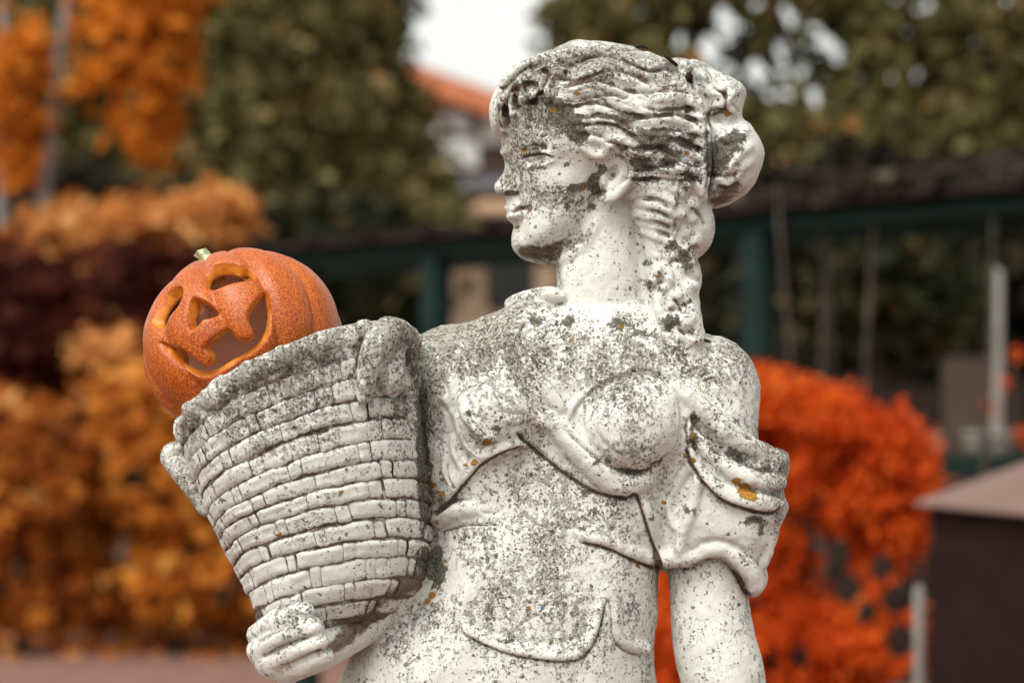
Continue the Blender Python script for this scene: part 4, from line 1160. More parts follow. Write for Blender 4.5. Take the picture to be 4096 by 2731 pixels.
for i in range(18):   # finer combed strands between the carved ones
    x = rr.uniform(545, 690); y = rr.uniform(48, 125)
    a = R_(rr.uniform(-18, 22)); l = rr.uniform(14, 34)
    rl.groove([(x, y), (x + l * 0.5 * math.cos(a), y + l * 0.5 * math.sin(a) + rr.uniform(-2, 2)), (x + l * math.cos(a + 0.3), y + l * math.sin(a + 0.3))], 1.2, 1.1, dirt=0.3)
for x, y in ((517, 86), (569, 52), (566, 72), (688, 111), (652, 140), (544, 70), (515, 90), (540, 94)):
    rl.blob(x, y, 1.8, 2.4, -4.0); rl.blob(x, y, 2.2, 2.8, 1.0, 'dirt')
# face
rl.groove([(509, 212), (514, 210), (520, 208), (528, 207)], 1.5, 2.6, dirt=0.7)
rl.blob(530, 207, 3, 3, -1.2); rl.blob(530, 208, 4, 5, 0.7, 'dirt')
rl.groove([(505, 193), (511, 192), (516, 193), (519, 190)], 1.6, 1.8, dirt=0.8)
rl.groove([(520, 190), (522, 185), (519, 180)], 1.6, 1.2, dirt=0.3)
rl.groove([(514, 221), (520, 220), (527, 218)], 2.2, 1.2, dirt=0.3)
rl.groove([(522, 158), (532, 154.5), (544, 154), (555, 158)], 1.3, 2.4, dirt=0.85)  # lid crease dirt, deepened to stand in for shade in flat light
rl.groove([(524, 160.5), (534, 162), (545, 161), (554, 158.5)], 1.1, 1.2, dirt=0.4)
rl.line([(524, 190), (530, 198), (532, 206)], 3, -0.8)
rl.groove([(613, 158), (620, 157), (626, 161), (627.5, 168), (626, 176), (620, 186)], 1.4, 2.8, dirt=0.55)
rl.blob(612, 173.5, 3.4, 5, -2.6, rot=15); rl.blob(613, 175, 2.6, 3.4, 0.8, 'dirt')
rl.groove([(602, 202), (606, 196)], 1.5, 1.5, dirt=0.5)
rl.groove([(635, 182), (630, 190), (620, 199), (610, 205)], 1.4, 1.2, dirt=0.25)
rl.line([(521, 158.5), (529, 152.5), (541, 151), (554, 156.5)], 1.7, 2.0)
rl.line([(523, 161), (534, 165), (546, 163.5), (555, 158)], 1.7, 1.5)
rl.line([(519, 152), (532, 147.5), (549, 148)], 2.4, -2.4); rl.blob(520.5, 158.5, 2.4, 2.6, -2.6); rl.blob(520.5, 158.5, 2.6, 2.6, 0.6, 'dirt')
rl.line([(508, 193.5), (516, 191.5), (520, 186), (516, 179)], 2.0, 1.5)
rl.line([(507, 206.5), (516, 205), (526, 206)], 2.0, 1.3); rl.line([(508, 216), (516, 215), (525, 212.5)], 2.4, 1.5)
# jaw line and neck
rl.line([(549, 263), (565, 257), (582, 246), (594, 230), (602, 212)], 5, 1.6, taper=0.2)
rl.line([(556, 268), (575, 260), (592, 246), (603, 228)], 4, -1.2, taper=0.2)
rl.groove([(553, 268), (556, 274), (566, 266), (580, 254)], 1.2, 0.8, dirt=0.3)
# cloth creases
rl.step([(526, 321), (519, 335), (524, 347), (532, 359), (551, 384), (569, 407)], 2.6, 9, side=1, w=2.0, dirt=0.25)
rl.step([(579, 541), (607, 548), (636, 561), (653, 567)], 2.2, 8, side=-1, w=1.8, dirt=0.3)
rl.step([(687, 446), (690, 461), (704, 483), (722, 499), (745, 508), (770, 513), (784, 508)], 3.0, 9, side=-1, w=2.0, dirt=0.4)
def crease(p, h=3.0, w=1.8, dirt=0.85): rl.groove(p, w * 0.85, h * 1.15, dirt=min(1.0, dirt * 1.15), dw=1.25, taper=0.08)
crease([(517, 432), (528, 443), (549, 461), (575, 480), (598, 492.5), (624, 498.5), (636, 494)], 4.5, 2.2)
crease([(636, 494), (642, 512), (649, 535), (655, 552), (661, 570)], 4.5, 2.6)
crease([(527, 446), (505, 453), (486, 462), (472, 477), (460, 491), (448, 504), (433, 514)], 4.0, 2.0)
crease([(526, 322), (519, 334), (524, 346), (532, 358), (551, 383), (568, 405)], 2.0, 1.6, 0.35)
crease([(560, 424), (588, 450), (609, 465), (631, 471.5), (652, 468), (672, 452)], 3.0, 2.2, 0.55)
crease([(573, 417), (580, 404), (601, 385), (626, 375), (648, 372), (664, 379), (675, 393), (682, 412), (682, 434)], 2.0, 2.0, 0.35)
crease([(680, 384), (707, 405), (733, 428), (759, 441)], 2.4, 2.0, 0.45)
crease([(690, 414), (706, 434), (730, 454), (756, 466), (776, 470)], 3.0, 2.4, 0.5)
crease([(692, 440), (700, 458), (716, 474), (740, 486), (764, 491)], 2.2, 2.2, 0.4)
crease([(687, 446), (690, 461), (704, 483), (722, 499), (745, 508), (770, 513), (782, 508)], 4.0, 2.2, 0.8)
crease([(689, 446), (686, 430), (688, 418)], 3.0, 2.0, 0.6)
crease([(685, 462), (672, 484), (663, 505), (667, 522)], 1.8, 1.8, 0.35)
crease([(664, 570), (685, 569), (697, 565), (709, 560), (724, 561), (736, 573), (745, 590), (752, 598)], 3.4, 2.0, 0.5)
crease([(700, 543), (716, 540), (732, 543), (750, 556)], 1.8, 2.2, 0.1)
crease([(467, 408), (474, 422), (488, 437)], 2.6, 1.6, 0.6)
crease([(460, 425), (466, 441), (478, 454)], 2.6, 1.6, 0.5)
crease([(456, 446), (461, 460), (468, 470)], 2.4, 1.6, 0.5)
crease([(448, 462), (449, 478), (454, 490)], 2.4, 1.6, 0.6)
crease([(512, 308), (530, 306), (550, 304), (558, 306)], 2.6, 1.8, 0.5)
crease([(559, 300), (559, 318), (563, 334)], 1.6, 1.8, 0.15)
crease([(443, 531), (464, 525), (489, 524.5)], 2.6, 1.5, 0.6)
crease([(434, 514), (446, 504), (464, 497)], 2.0, 1.6, 0.5)
crease([(579, 541), (607, 548), (636, 561), (653, 567)], 2.8, 1.9, 0.5)
crease([(457, 608), (461, 631), (474, 640), (499, 651.5), (531, 659), (563, 662), (582, 658), (596, 641), (603, 622), (608, 600), (611, 612), (612, 634), (621, 648), (635, 655), (649, 655)], 2.4, 1.6, 0.6)
crease([(470, 610), (474, 622), (500, 634), (531, 641), (560, 642), (576, 632), (584, 612)], 1.0, 2.4, 0.0)
for p in ([(470, 335), (480, 350), (500, 360)], [(455, 345), (470, 365), (478, 390)], [(430, 360), (445, 385), (450, 410)], [(500, 330), (512, 345), (518, 365)], [(590, 350), (610, 360), (640, 356)], [(440, 400), (450, 420), (446, 440)],
          [(600, 402), (612, 393), (630, 389)], [(650, 398), (662, 410), (668, 430)], [(480, 380), (500, 388), (520, 384)], [(490, 402), (505, 412), (527, 414)], [(505, 428), (520, 425), (540, 416)], [(596, 430), (606, 446), (622, 456)], [(640, 452), (656, 446), (664, 436)],
          [(690, 372), (706, 380), (728, 384)], [(420, 350), (440, 352), (462, 345)]):
    rl.groove(p, 2.3, 1.5, dirt=0.12, taper=0.25)
    rl.line([(x + 3, y - 4) for x, y in p], 2.6, 0.9, taper=0.25)
for p in ([(508, 636), (516, 640), (528, 643)], [(552, 650), (553, 640), (556, 630)], [(575, 634), (583, 630), (588, 629)], [(560, 600), (566, 612), (562, 626)], [(530, 610), (524, 622), (516, 630)],
          [(536, 590), (546, 598), (550, 610)], [(486, 590), (494, 606), (500, 622)], [(622, 600), (626, 614), (632, 628)]):
    crease(p, 1.8, 2.0, 0.25)
crease([(478, 500), (482, 512), (498, 512), (506, 506)], 1.2, 1.6, 0.3)
for p in ([(490, 560), (476, 590), (462, 620)], [(470, 540), (452, 580), (440, 620)], [(560, 500), (566, 530), (580, 560)], [(600, 505), (612, 520), (640, 535)]):
    rl.line(p, 7, 1.4, taper=0.3)
for p in ([(450, 545), (430, 590), (410, 640)], [(500, 560), (520, 600), (524, 640)]):
    rl.line(p, 6, -1.5, taper=0.3)
# finger lines
for p in ([(256, 643), (278, 630), (302, 621)], [(262, 657), (285, 645), (314, 635)], [(280, 668), (302, 658), (322, 649)]):
    crease(p, 3.4, 1.5, 0.45)
for x, y in ((305, 612), (314, 627), (320, 642), (325, 654)):     # nails
    rl.blob(x, y, 4.5, 3.4, 1.1, rot=-20, p=5)
    rl.groove([(x - 5.5, y - 2), (x - 6, y + 1), (x - 4.5, y + 4)], 0.9, 0.9, dirt=0.25)
for x, y in ((282, 619), (288, 635), (297, 650), (307, 662), (268, 627), (271, 643)):   # knuckle wrinkles
    rl.groove([(x - 1.5, y - 5), (x + 1, y), (x + 1, y + 5)], 1.1, 0.8, dirt=0.2)
    rl.blob(x + 4, y - 1, 4, 4, 0.8)

# --- growth masks: where lichen, moss and dirt sit
def moss(x, y, rx, ry, s=1.0, rot=0): rl.blob(x, y, rx, ry, s, 'moss', rot, 2.6)
def clean(x, y, rx, ry, s=1.0, rot=0): rl.blob(x, y, rx, ry, -s, 'dens', rot, 3.0)
def thick(x, y, rx, ry, s=1.0, rot=0): rl.blob(x, y, rx, ry, s, 'dens', rot, 3.0)
def soil(x, y, rx, ry, s=0.6, rot=0): rl.blob(x, y, rx, ry, s, 'dirt', rot, 2.6)
for a in ((560, 108, 14, 8, 1.1), (568, 122, 15, 12, 1.1), (580, 134, 12, 12, 1.1), (548, 100, 10, 8, .8), (625, 118, 22, 7, 1.1), (600, 113, 10, 6, .7), (646, 142, 14, 12, 1.1),
          (664, 140, 15, 14, 1.1), (688, 142, 10, 10, 1), (655, 165, 22, 7, 1), (640, 160, 10, 8, 1), (646, 178, 20, 5, 1.1), (690, 176, 10, 12, .9), (672, 158, 10, 8, 1),
          (718, 152, 14, 18, .9), (714, 168, 10, 10, 1), (736, 140, 12, 12, .8), (722, 190, 14, 6, .5), (718, 112, 8, 4, .9), (540, 144, 18, 5, .8), (555, 152, 8, 4, .5), (530, 120, 14, 10, .45),
          (518, 170, 14, 7, .6), (505, 182, 8, 8, .45), (540, 168, 12, 4, .6), (566, 164, 5, 4, .8), (575, 187, 9, 6, .9), (590, 184, 10, 5, .8), (598, 192, 8, 6, .9), (594, 176, 7, 5, .9), (602, 168, 6, 8, .8),
          (566, 206, 9, 4, .8), (592, 206, 6, 4, .8), (536, 180, 8, 6, .4), (648, 262, 8, 5, .8), (650, 284, 6, 7, .9), (668, 322, 12, 9, .9), (682, 348, 10, 10, .7), (672, 246, 8, 8, .8), (684, 254, 8, 8, .8), (690, 264, 8, 8, .6),
          (622, 324, 20, 7, .7), (570, 320, 8, 7, .8), (640, 334, 20, 6, .6), (537, 320, 10, 8, .6), (600, 344, 40, 6, .35),
          (422, 420, 7, 40, .9), (424, 480, 8, 40, 1.1), (432, 560, 10, 24, 1.0), (440, 575, 8, 14, .8), (470, 412, 8, 6, .8), (495, 428, 8, 4, .7),
          (600, 462, 14, 5, .9), (632, 472, 20, 4, .8), (650, 462, 14, 5, .5), (694, 420, 6, 24, .8), (700, 440, 10, 12, .6), (740, 452, 16, 8, .6), (770, 470, 12, 10, .7), (775, 452, 10, 4, .6), (742, 462, 18, 5, .5),
          (755, 520, 16, 6, .8), (762, 530, 8, 6, .6), (690, 510, 9, 10, .7), (664, 512, 6, 8, .5), (650, 520, 5, 14, .6), (582, 492, 12, 6, .5), (614, 500, 14, 5, .5), (600, 510, 22, 8, .4),
          (722, 400, 12, 10, .5), (740, 420, 10, 12, .45), (698, 385, 10, 8, .4), (514, 664, 16, 8, .45), (505, 640, 16, 4, .6), (560, 610, 30, 20, .3), (632, 610, 14, 16, .35)):
    moss(*a)
for a in ((600, 280, 44, 50, .24), (566, 172, 18, 10, .4), (540, 228, 25, 12, .25), (716, 630, 50, 74, .30), (724, 526, 34, 18, .4), (617, 178, 14, 22, .5), (290, 640, 42, 38, .24),
          (756, 165, 10, 36, .5), (705, 228, 9, 26, .5), (345, 690, 40, 60, .3), (452, 515, 22, 10, .5), (640, 548, 24, 6, .3), (700, 545, 30, 10, .3), (608, 220, 24, 22, .4), (590, 690, 70, 40, .12)):
    clean(*(a[:4] + (a[4] * 0.8,)))
for a in ((470, 345, 60, 35, .35), (590, 360, 80, 25, .3), (720, 370, 40, 34, .2), (600, 60, 90, 25, .3), (530, 90, 35, 28, .3), (710, 75, 36, 20, .2), (516, 150, 16, 30, .3), (505, 188, 10, 16, .35),
          (500, 420, 50, 40, .22), (530, 500, 60, 40, .2), (430, 400, 16, 50, .4), (630, 455, 40, 20, .25), (775, 480, 20, 40, .25), (560, 590, 90, 60, .12), (470, 320, 50, 16, .25)):
    thick(*a)
for a in ((540, 168, 24, 8, .10), (528, 128, 26, 22, .12), (575, 200, 30, 14, .22), (530, 200, 20, 14, .15)): thick(*a)
for a in ((545, 254, 26, 8, .75, 0), (525, 249, 14, 7, .6, 20), (560, 243, 18, 5, .6, -12), (585, 236, 12, 8, .6, -40), (728, 192, 22, 9, .6, -15), (718, 202, 14, 5, .5, -10), (440, 498, 10, 12, .6, -30), (436, 540, 9, 26, .6, 0),
          (395, 600, 40, 7, .7, -32), (360, 622, 34, 12, .75, -36), (338, 644, 22, 8, .6, -30), (428, 500, 6, 40, .5, 0), (744, 580, 8, 16, .5, -30), (630, 458, 22, 12, .3, 0), (508, 194, 10, 3, .6, 0), (522, 208, 10, 3, .5, -8), (507, 128, 5, 8, .5, 20),
          (528, 100, 10, 5, .5, -30), (658, 240, 10, 6, .4, 0), (416, 360, 8, 30, .5, 0), (655, 565, 8, 10, .6, 0), (766, 470, 14, 8, .4, 0)):
    soil(*a)
for x, y, r in ((553, 110, 4), (576, 93, 3), (524, 152, 2.6), (583.5, 189, 3.4), (583, 197, 2.6), (517.5, 227, 2.6), (559, 174, 2), (687, 153, 2.8), (719, 112, 3.4), (727, 114, 3.4),
                (621, 326, 3), (598, 336, 2.6), (571, 340, 2.2), (487, 441, 4.6), (474, 462, 4.4), (464, 464, 2.6), (433, 485, 4.4), (441, 492, 3), (744, 490, 9), (736, 480, 5), (752, 496, 6), (693, 436, 3), (692, 460, 4), (685, 455, 3), (664, 502, 3),
                (432, 594, 4.4), (427, 600, 4), (638, 565, 3), (528, 607, 3), (704, 274, 2), (656, 276, 2.6), (662, 282, 2.6), (445, 560, 2.4), (436, 522, 3)):
    rl.blob(x, y, r, r * 0.9, 1.0, 'yel', 0, 3.0)

for rg in RIDGES:      # rubbed and rain-washed tops of locks and folds carry less growth
    r_ = sum(p[2] for p in rg) / len(rg)
    rl.line([(p[0], p[1]) for p in rg], r_ * 0.62, -0.42 if rg[0][1] < 262 else -0.3, 'moss', 0.05)
    rl.line([(p[0], p[1]) for p in rg], r_ * 0.6, -0.05 if rg[0][1] < 200 else -0.14, 'dens', 0.05)
for p in LOCK_GAPS[2:]: rl.line([tuple(q) for q in p], 3.0, 0.35, 'moss', 0.05)
# --- surface, relief, split into parts
pos, quads = fd.surface()
del fd.F
pos = relax(pos, quads, 1, 0.4)
nor = vnormals(pos, quads)
px, py = project(pos)
front_w = np.clip((nor[:, 2] + 0.25) / 0.45, 0, 1)
head = py < 262
w = np.where(head, 1.0, front_w)
disp = rl.sample('h', px, py) * w
_rough = np.where((py > 300) & (px < 790) & (py < 560), 1.7, 1.0)
disp += (vnoise(pos, 21.0) * 0.6 + vnoise(pos + 31, 8.0) * 0.4 + vnoise(pos + 61, 4.5) * 0.22) * _rough
pos = pos + nor * disp[:, None]
pos = relax(pos, quads, 1, 0.18)
nor = vnormals(pos, quads)

def inside(poly): return poly_sdf(px, py, poly) > 0
hairp = [(504, 141), (505, 128), (514, 112), (528, 106), (545, 98), (553, 98), (560, 106), (568, 113), (577, 121), (578, 134), (583, 149), (594, 158), (604, 158), (609, 151), (621, 149), (632, 156), (635, 166), (634.5, 176),
         (631, 187), (633, 200), (639, 225), (646, 244), (648, 266), (648, 285), (655, 298), (657, 318), (664, 332), (678, 352), (696, 372), (704, 362), (706, 338), (722, 300), (780, 210), (780, 60), (660, 20), (560, 20), (470, 60), (470, 135), (496, 143)]
clothp = [(380, 345), (423, 338), (470, 312), (505, 296), (555, 285), (559, 305), (530, 326), (522, 343), (530, 359), (549, 384), (567, 405), (577, 400), (599, 378), (625, 365), (651, 360), (669, 367), (682, 384), (707, 405),
          (733, 428), (759, 441), (800, 443), (800, 600), (752, 600), (745, 590), (736, 574), (724, 562), (709, 560), (697, 565), (685, 569), (662, 572), (653, 600), (664, 840), (310, 840), (335, 690), (357, 653), (395, 612), (430, 560), (433, 520), (415, 470), (405, 400)]
lab = np.zeros(len(pos), dtype=np.int8)
lab[inside(clothp)] = 2
lab[inside(hairp)] = 1
arm = (px > 664) & (py > 600) & (px < 800)
lab[arm] = 0
dens = np.clip(0.37 + rl.sample('dens', px, py) + 0.16 * np.clip(-nor[:, 1], -0.5, 1) + 0.18 * vnoise(pos + 7, 45.0), 0, 1)
dirt = np.clip(rl.sample('dirt', px, py), 0, 1)
mossm = np.clip(rl.sample('moss', px, py) + 0.10 * vnoise(pos + 3, 30.0), 0, 1.2)
yelm = np.clip(rl.sample('yel', px, py), 0, 1)
cols = np.stack([mossm, dirt, dens, yelm], 1)
wpos = to_world(pos)
wnor = np.stack([nor[:, 0], -nor[:, 2], -nor[:, 1]], 1)
flab = lab[quads].max(1)
quads_w = quads[:, ::-1] if np.einsum('ij,ij->i', np.cross(wpos[quads[:2000, 1]] - wpos[quads[:2000, 0]], wpos[quads[:2000, 2]] - wpos[quads[:2000, 0]]), wnor[quads[:2000, 0]]).sum() < 0 else quads
def split_part(name, code, parent, label=None):
    f = quads_w[flab == code]
    used, inv = np.unique(f, return_inverse=True)
    o = mesh_obj(name, wpos[used], inv.reshape(f.shape), STONE, parent, smooth=True)
    if len(o.data.vertices) == len(used):
        o.data.normals_split_custom_set_from_vertices(wnor[used].astype(np.float32))
    add_masks(o, cols[used])
    if label: o['label'] = label
    return o
split_part('body', 0, statue)
split_part('hair', 1, statue)
tunic = split_part('tunic', 2, statue)
# ------------------------------------------------------------------ the basket she carries (carved from the same stone)
BZ = 38.0
_sc = 1.0 - BZ / DMM
def mmxy(p): return np.array([(p[0] - 512) * _sc, (p[1] - HOR) * _sc])
_T = np.array([0.0, 0.08, 0.25, 0.45, 0.65, 0.85, 1.0, 1.15])
_Lp = np.array([(180, 433), (184, 446), (197, 483), (212, 522), (227, 552), (245, 586), (258, 622), (282, 648)], float)
_Rp = np.array([(417, 331), (418, 352), (421, 398), (426, 452), (430, 502), (430, 552), (422, 588), (396, 620)], float)
def basket_frame(t):
    L = np.stack([np.interp(t, _T, _Lp[:, 0]), np.interp(t, _T, _Lp[:, 1])], -1)
    Rr = np.stack([np.interp(t, _T, _Rp[:, 0]), np.interp(t, _T, _Rp[:, 1])], -1)
    L = (L - [512, HOR]) * _sc; Rr = (Rr - [512, HOR]) * _sc
    C = (L + Rr) / 2; h = (Rr - L) / 2
    return C, h
def basket_pt(t, th, off=0.0):
    """t down the side, th round it (0 faces the camera), off outwards; all arrays"""
    t, th, off = np.broadcast_arrays(np.asarray(t, float), np.asarray(th, float), np.asarray(off, float))
    C, h = basket_frame(t)
    a = np.linalg.norm(h, axis=-1)
    hd = h / a[..., None]
    upv = np.stack([hd[..., 1], -hd[..., 0]], -1)
    tilt = math.sin(R_(13.0))
    r = a + off
    xy = C + hd * (r * np.sin(th))[..., None] + upv * (r * np.cos(th) * tilt)[..., None]
    z = BZ + r * np.cos(th) * math.cos(R_(13.0))
    return np.concatenate([xy, z[..., None]], -1)
def loft(ts, ths, off, closed=True):
    T, TH = np.meshgrid(ts, ths, indexing='ij')
    p = basket_pt(T, TH, off)
    nt_, nh = T.shape
    idx = np.arange(nt_ * nh).reshape(nt_, nh)
    if closed:
        j = (np.arange(nh) + 1) % nh
        q = np.stack([idx[:-1], idx[1:], idx[1:][:, j], idx[:-1][:, j]], -1).reshape(-1, 4)
    else:
        q = np.stack([idx[:-1, :-1], idx[1:, :-1], idx[1:, 1:], idx[:-1, 1:]], -1).reshape(-1, 4)
    return p.reshape(-1, 3), q

def growth_for(v_mm, base=0.42, dirt0=0.0, dirt=None, mossv=None):
    px_, py_ = project(v_mm)
    n = len(v_mm)
    d = np.clip(base + rl.sample('bdens', px_, py_) + 0.2 * vnoise(v_mm + 7, 45.0), 0, 1)
    di = np.clip(rl.sample('bdirt', px_, py_) + (dirt0 if dirt is None else dirt), 0, 1)
    mo = np.clip(rl.sample('bmoss', px_, py_) + 0.08 * vnoise(v_mm + 3, 30.0) + (0 if mossv is None else mossv), 0, 1.2)
    ye = np.clip(rl.sample('byel', px_, py_), 0, 1)
    return np.stack([mo, di, d, ye], 1)
# growth on the basket: grey near the rim, whiter below, moss where it meets the arm
for a in ((300, 360, 90, 34, .30, -24), (395, 340, 30, 30, .3, 0), (240, 400, 60, 30, .2, -30), (190, 430, 16, 20, .2, 0), (360, 400, 50, 30, .12, -20)):
    rl.blob(a[0], a[1], a[2], a[3], a[4], 'bdens', a[5], 2.5)
for a in ((300, 560, 80, 50, -.25, -15), (270, 600, 50, 40, -.25, 0), (390, 560, 40, 40, -.12, 0)):
    rl.blob(a[0], a[1], a[2], a[3], a[4], 'bdens', a[5], 2.5)
for a in ((421, 420, 7, 60, .9, -3), (424, 480, 7, 50, 1.1, 0), (424, 560, 10, 16, .9, 0), (410, 360, 8, 26, .5, 0), (222, 500, 6, 5, .8, 0), (262, 392, 8, 4, .5, -25), (330, 396, 20, 3, .5, -20),
          (382, 505, 10, 6, .5, -15), (318, 428, 14, 4, .5, -18), (250, 598, 6, 12, .5, 0), (240, 575, 4, 4, .6, 0), (350, 375, 20, 6, .4, -20), (292, 374, 14, 6, .35, -25)):
    rl.blob(a[0], a[1], a[2], a[3], a[4], 'bmoss', a[5], 2.6)
for a in ((428, 480, 8, 110, .5, 0), (405, 352, 12, 30, .4, 0), (415, 580, 30, 14, .7, -30), (380, 602, 40, 8, .6, -30), (256, 612, 8, 10, .8, 0), (184, 442, 8, 4, .6, -20), (426, 400, 6, 60, .4, 0)):
    rl.blob(a[0], a[1], a[2], a[3], a[4], 'bdirt', a[5], 2.6)
for x, y, r in ((275, 445, 3), (341, 491, 3.4), (267, 506, 2.8), (374, 510, 2.4), (280, 534, 2.6)):
    rl.blob(x, y, r, r, 1.0, 'byel', 0, 3.0)

basket = None
def basket_part(name, v_mm, q, parent, cols, smooth=True):
    o = mesh_obj(name, to_world(v_mm), q, STONE, parent, smooth=smooth)
    if len(o.data.vertices) == len(cols): add_masks(o, cols)
    return o
# wall: outside, over the lip, down the inside, with a floor
ths = np.linspace(0, 2 * math.pi, 160, endpoint=False)
pts_, qs_, base_i = [], [], 0
prof = [(t, -1.5) for t in np.linspace(1.15, 0.0, 52)] + [(-0.02, -6.0), (0.0, -13.0), (0.06, -15.0), (0.18, -16.0), (0.30, -18.0)]
rows_ = []
for t, off in prof:
    rows_.append(basket_pt(np.full(160, max(t, 0)), ths, off) + (np.array([0, -4.0, 0]) if t < 0 else 0))
rows_ = np.array(rows_)
idx = np.arange(rows_.shape[0] * 160).reshape(-1, 160)
j = (np.arange(160) + 1) % 160
q = np.stack([idx[:-1], idx[:-1][:, j], idx[1:][:, j], idx[1:]], -1).reshape(-1, 4)
v = rows_.reshape(-1, 3)
v = np.vstack([v, rows_[0].mean(0)[None], rows_[-1].mean(0)[None]])
caps = []
cb, ct = len(v) - 2, len(v) - 1
tri = [(idx[0][k], cb, idx[0][(k + 1) % 160]) for k in range(160)] + [(idx[-1][k], idx[-1][(k + 1) % 160], ct) for k in range(160)]
v = v + np.stack([vnoise(v, 20.0), vnoise(v + 50, 20.0), vnoise(v + 90, 20.0)], 1) * 0.6
faces_all = [tuple(x) for x in q] + tri
basket = mesh_obj('basket', to_world(v), faces_all, STONE, statue, smooth=True)
_tv = np.concatenate([np.repeat([t for t, _ in prof], 160), [1, 1]])
add_masks(basket, growth_for(v, 0.5, dirt=np.where(_tv > 0.10, 0.62, 0.2) + 0.22 * vnoise(v + 11, 9.0)))
basket['label'] = 'tall carved basket with woven strips'
# rim: a thick uneven roll
nth, nm = 220, 12
th = np.linspace(0, 2 * math.pi, nth, endpoint=False)
rim = []
for k in range(nm):
    a = 2 * math.pi * k / nm
    rad = 11.5 + 2.4 * np.sin(th * 19 + 0.9 * np.sin(th * 4)) + 1.0 * np.sin(th * 43)
    dt = 0.045 - np.sin(a) * rad / 205.0
    off = -5.0 + np.cos(a) * rad * 0.72
    C_, h_ = basket_frame(np.maximum(dt, 0.0))
    p = basket_pt(np.maximum(dt, 0.0), th, off)
    ax_ = np.array([0.413, 0.911, 0.0])
    p = p + np.where(dt < 0, dt * 205.0, 0.0)[:, None] * ax_[None]
    rim.append(p)
rim = np.array(rim)
idx = np.arange(nm * nth).reshape(nm, nth); j = (np.arange(nth) + 1) % nth; kk = (np.arange(nm) + 1) % nm
q = np.stack([idx, idx[:, j], idx[kk][:, j], idx[kk]], -1).reshape(-1, 4)
v = rim.reshape(-1, 3)
v = v + np.stack([vnoise(v, 9.0), vnoise(v + 50, 9.0), vnoise(v + 90, 9.0)], 1) * 2.6
basket_part('rim', v, q, basket, growth_for(v, 0.50, mossv=0.08 + 0.2 * vnoise(v + 40, 18)))
# woven strips, each its own piece: long weavers passing short stakes, staggered from row to row
rw = random.Random(11)
NR = 13
edges_t = 0.115 + (1.13 - 0.115) * np.linspace(0, 1, NR + 1)
NP = 10
def woven(name, t0, t1, a0, a1, rise, nu, nv, seed):
    nu = max(nu, int(abs(a1 - a0) * 22))
    us = np.linspace(0, 1, nu); vs = np.linspace(0, 1, nv)
    U, V = np.meshgrid(us, vs, indexing='ij')
    # rounded slab: proud in the middle, sunk at the border
    eu = np.minimum(U, 1 - U) * abs(a1 - a0) * 110.0
    ev = np.minimum(V, 1 - V) * (t1 - t0) * 205.0
    e = np.minimum(eu * 1.6 + 0.55, ev)
    off = -0.9 + (rise + 0.9) * np.clip(e / 1.6, 0, 1) ** 0.7 - 0.7 * np.exp(-((V - 0.5 - 0.12 * math.sin(seed)) / 0.12) ** 2) * (seed % 3 != 0)
    sag = rw.uniform(-0.004, 0.004); skew = rw.uniform(-0.004, 0.004)
    T = t0 + (t1 - t0) * V + sag * np.sin(math.pi * U) + skew * (U - 0.5)
    p = basket_pt(T, a0 + (a1 - a0) * U, off).reshape(-1, 3)
    nz_ = vnoise(p + seed, 7.0)
    p = p + np.stack([vnoise(p, 14.0), vnoise(p + 50, 14.0), nz_], 1) * 1.3
    idx = np.arange(nu * nv).reshape(nu, nv)
    q = np.stack([idx[:-1, :-1], idx[:-1, 1:], idx[1:, 1:], idx[1:, :-1]], -1).reshape(-1, 4)
    edge_d = np.where(ev.reshape(-1) < 0.5, 0.66, 0.0) + np.where(eu.reshape(-1) < 0.3, 0.3, 0.0) + np.where(V.reshape(-1) > 0.85, 0.08, 0) + 0.22 * vnoise(p + 77, 15.0)
    return basket_part(name, p, q, basket, growth_for(p, 0.36, dirt=edge_d))
for r in range(NR):
    jog = rw.uniform(0, 1)
    t0, t1 = edges_t[r] + 0.001 + rw.uniform(-0.003, 0.003), edges_t[r + 1] - 0.001 + rw.uniform(-0.003, 0.003)
    low = min(1.0, max(0.0, (t0 - 0.6) / 0.4))
    da = 2 * math.pi / NP
    ph = ((r % 2) * 0.5 + (jog - 0.5) * 0.35) * da
    for k in range(NP):
        c0 = -math.pi + k * da + ph
        c0 = (c0 + math.pi) % (2 * math.pi) - math.pi
        if not -1.95 < c0 < 1.75: continue
        sw = da * rw.uniform(0.15, 0.24)
        j0 = rw.uniform(-0.02, 0.02)
        woven('weave_strip', t0, t1, c0 + 0.004 + j0, c0 + da - sw - 0.003 + j0, rw.uniform(0.9, 2.3) * (1 - 0.35 * low), 11, 7, 13 * r + k)
        woven('stake', t0 + rw.uniform(-0.002, 0.003), t1 + rw.uniform(-0.003, 0.002), c0 + da - sw + 0.004 + j0, c0 + da - 0.004 + j0, rw.uniform(0.4, 1.9) * (1 - 0.35 * low), 6, 7, 400 + 13 * r + k)
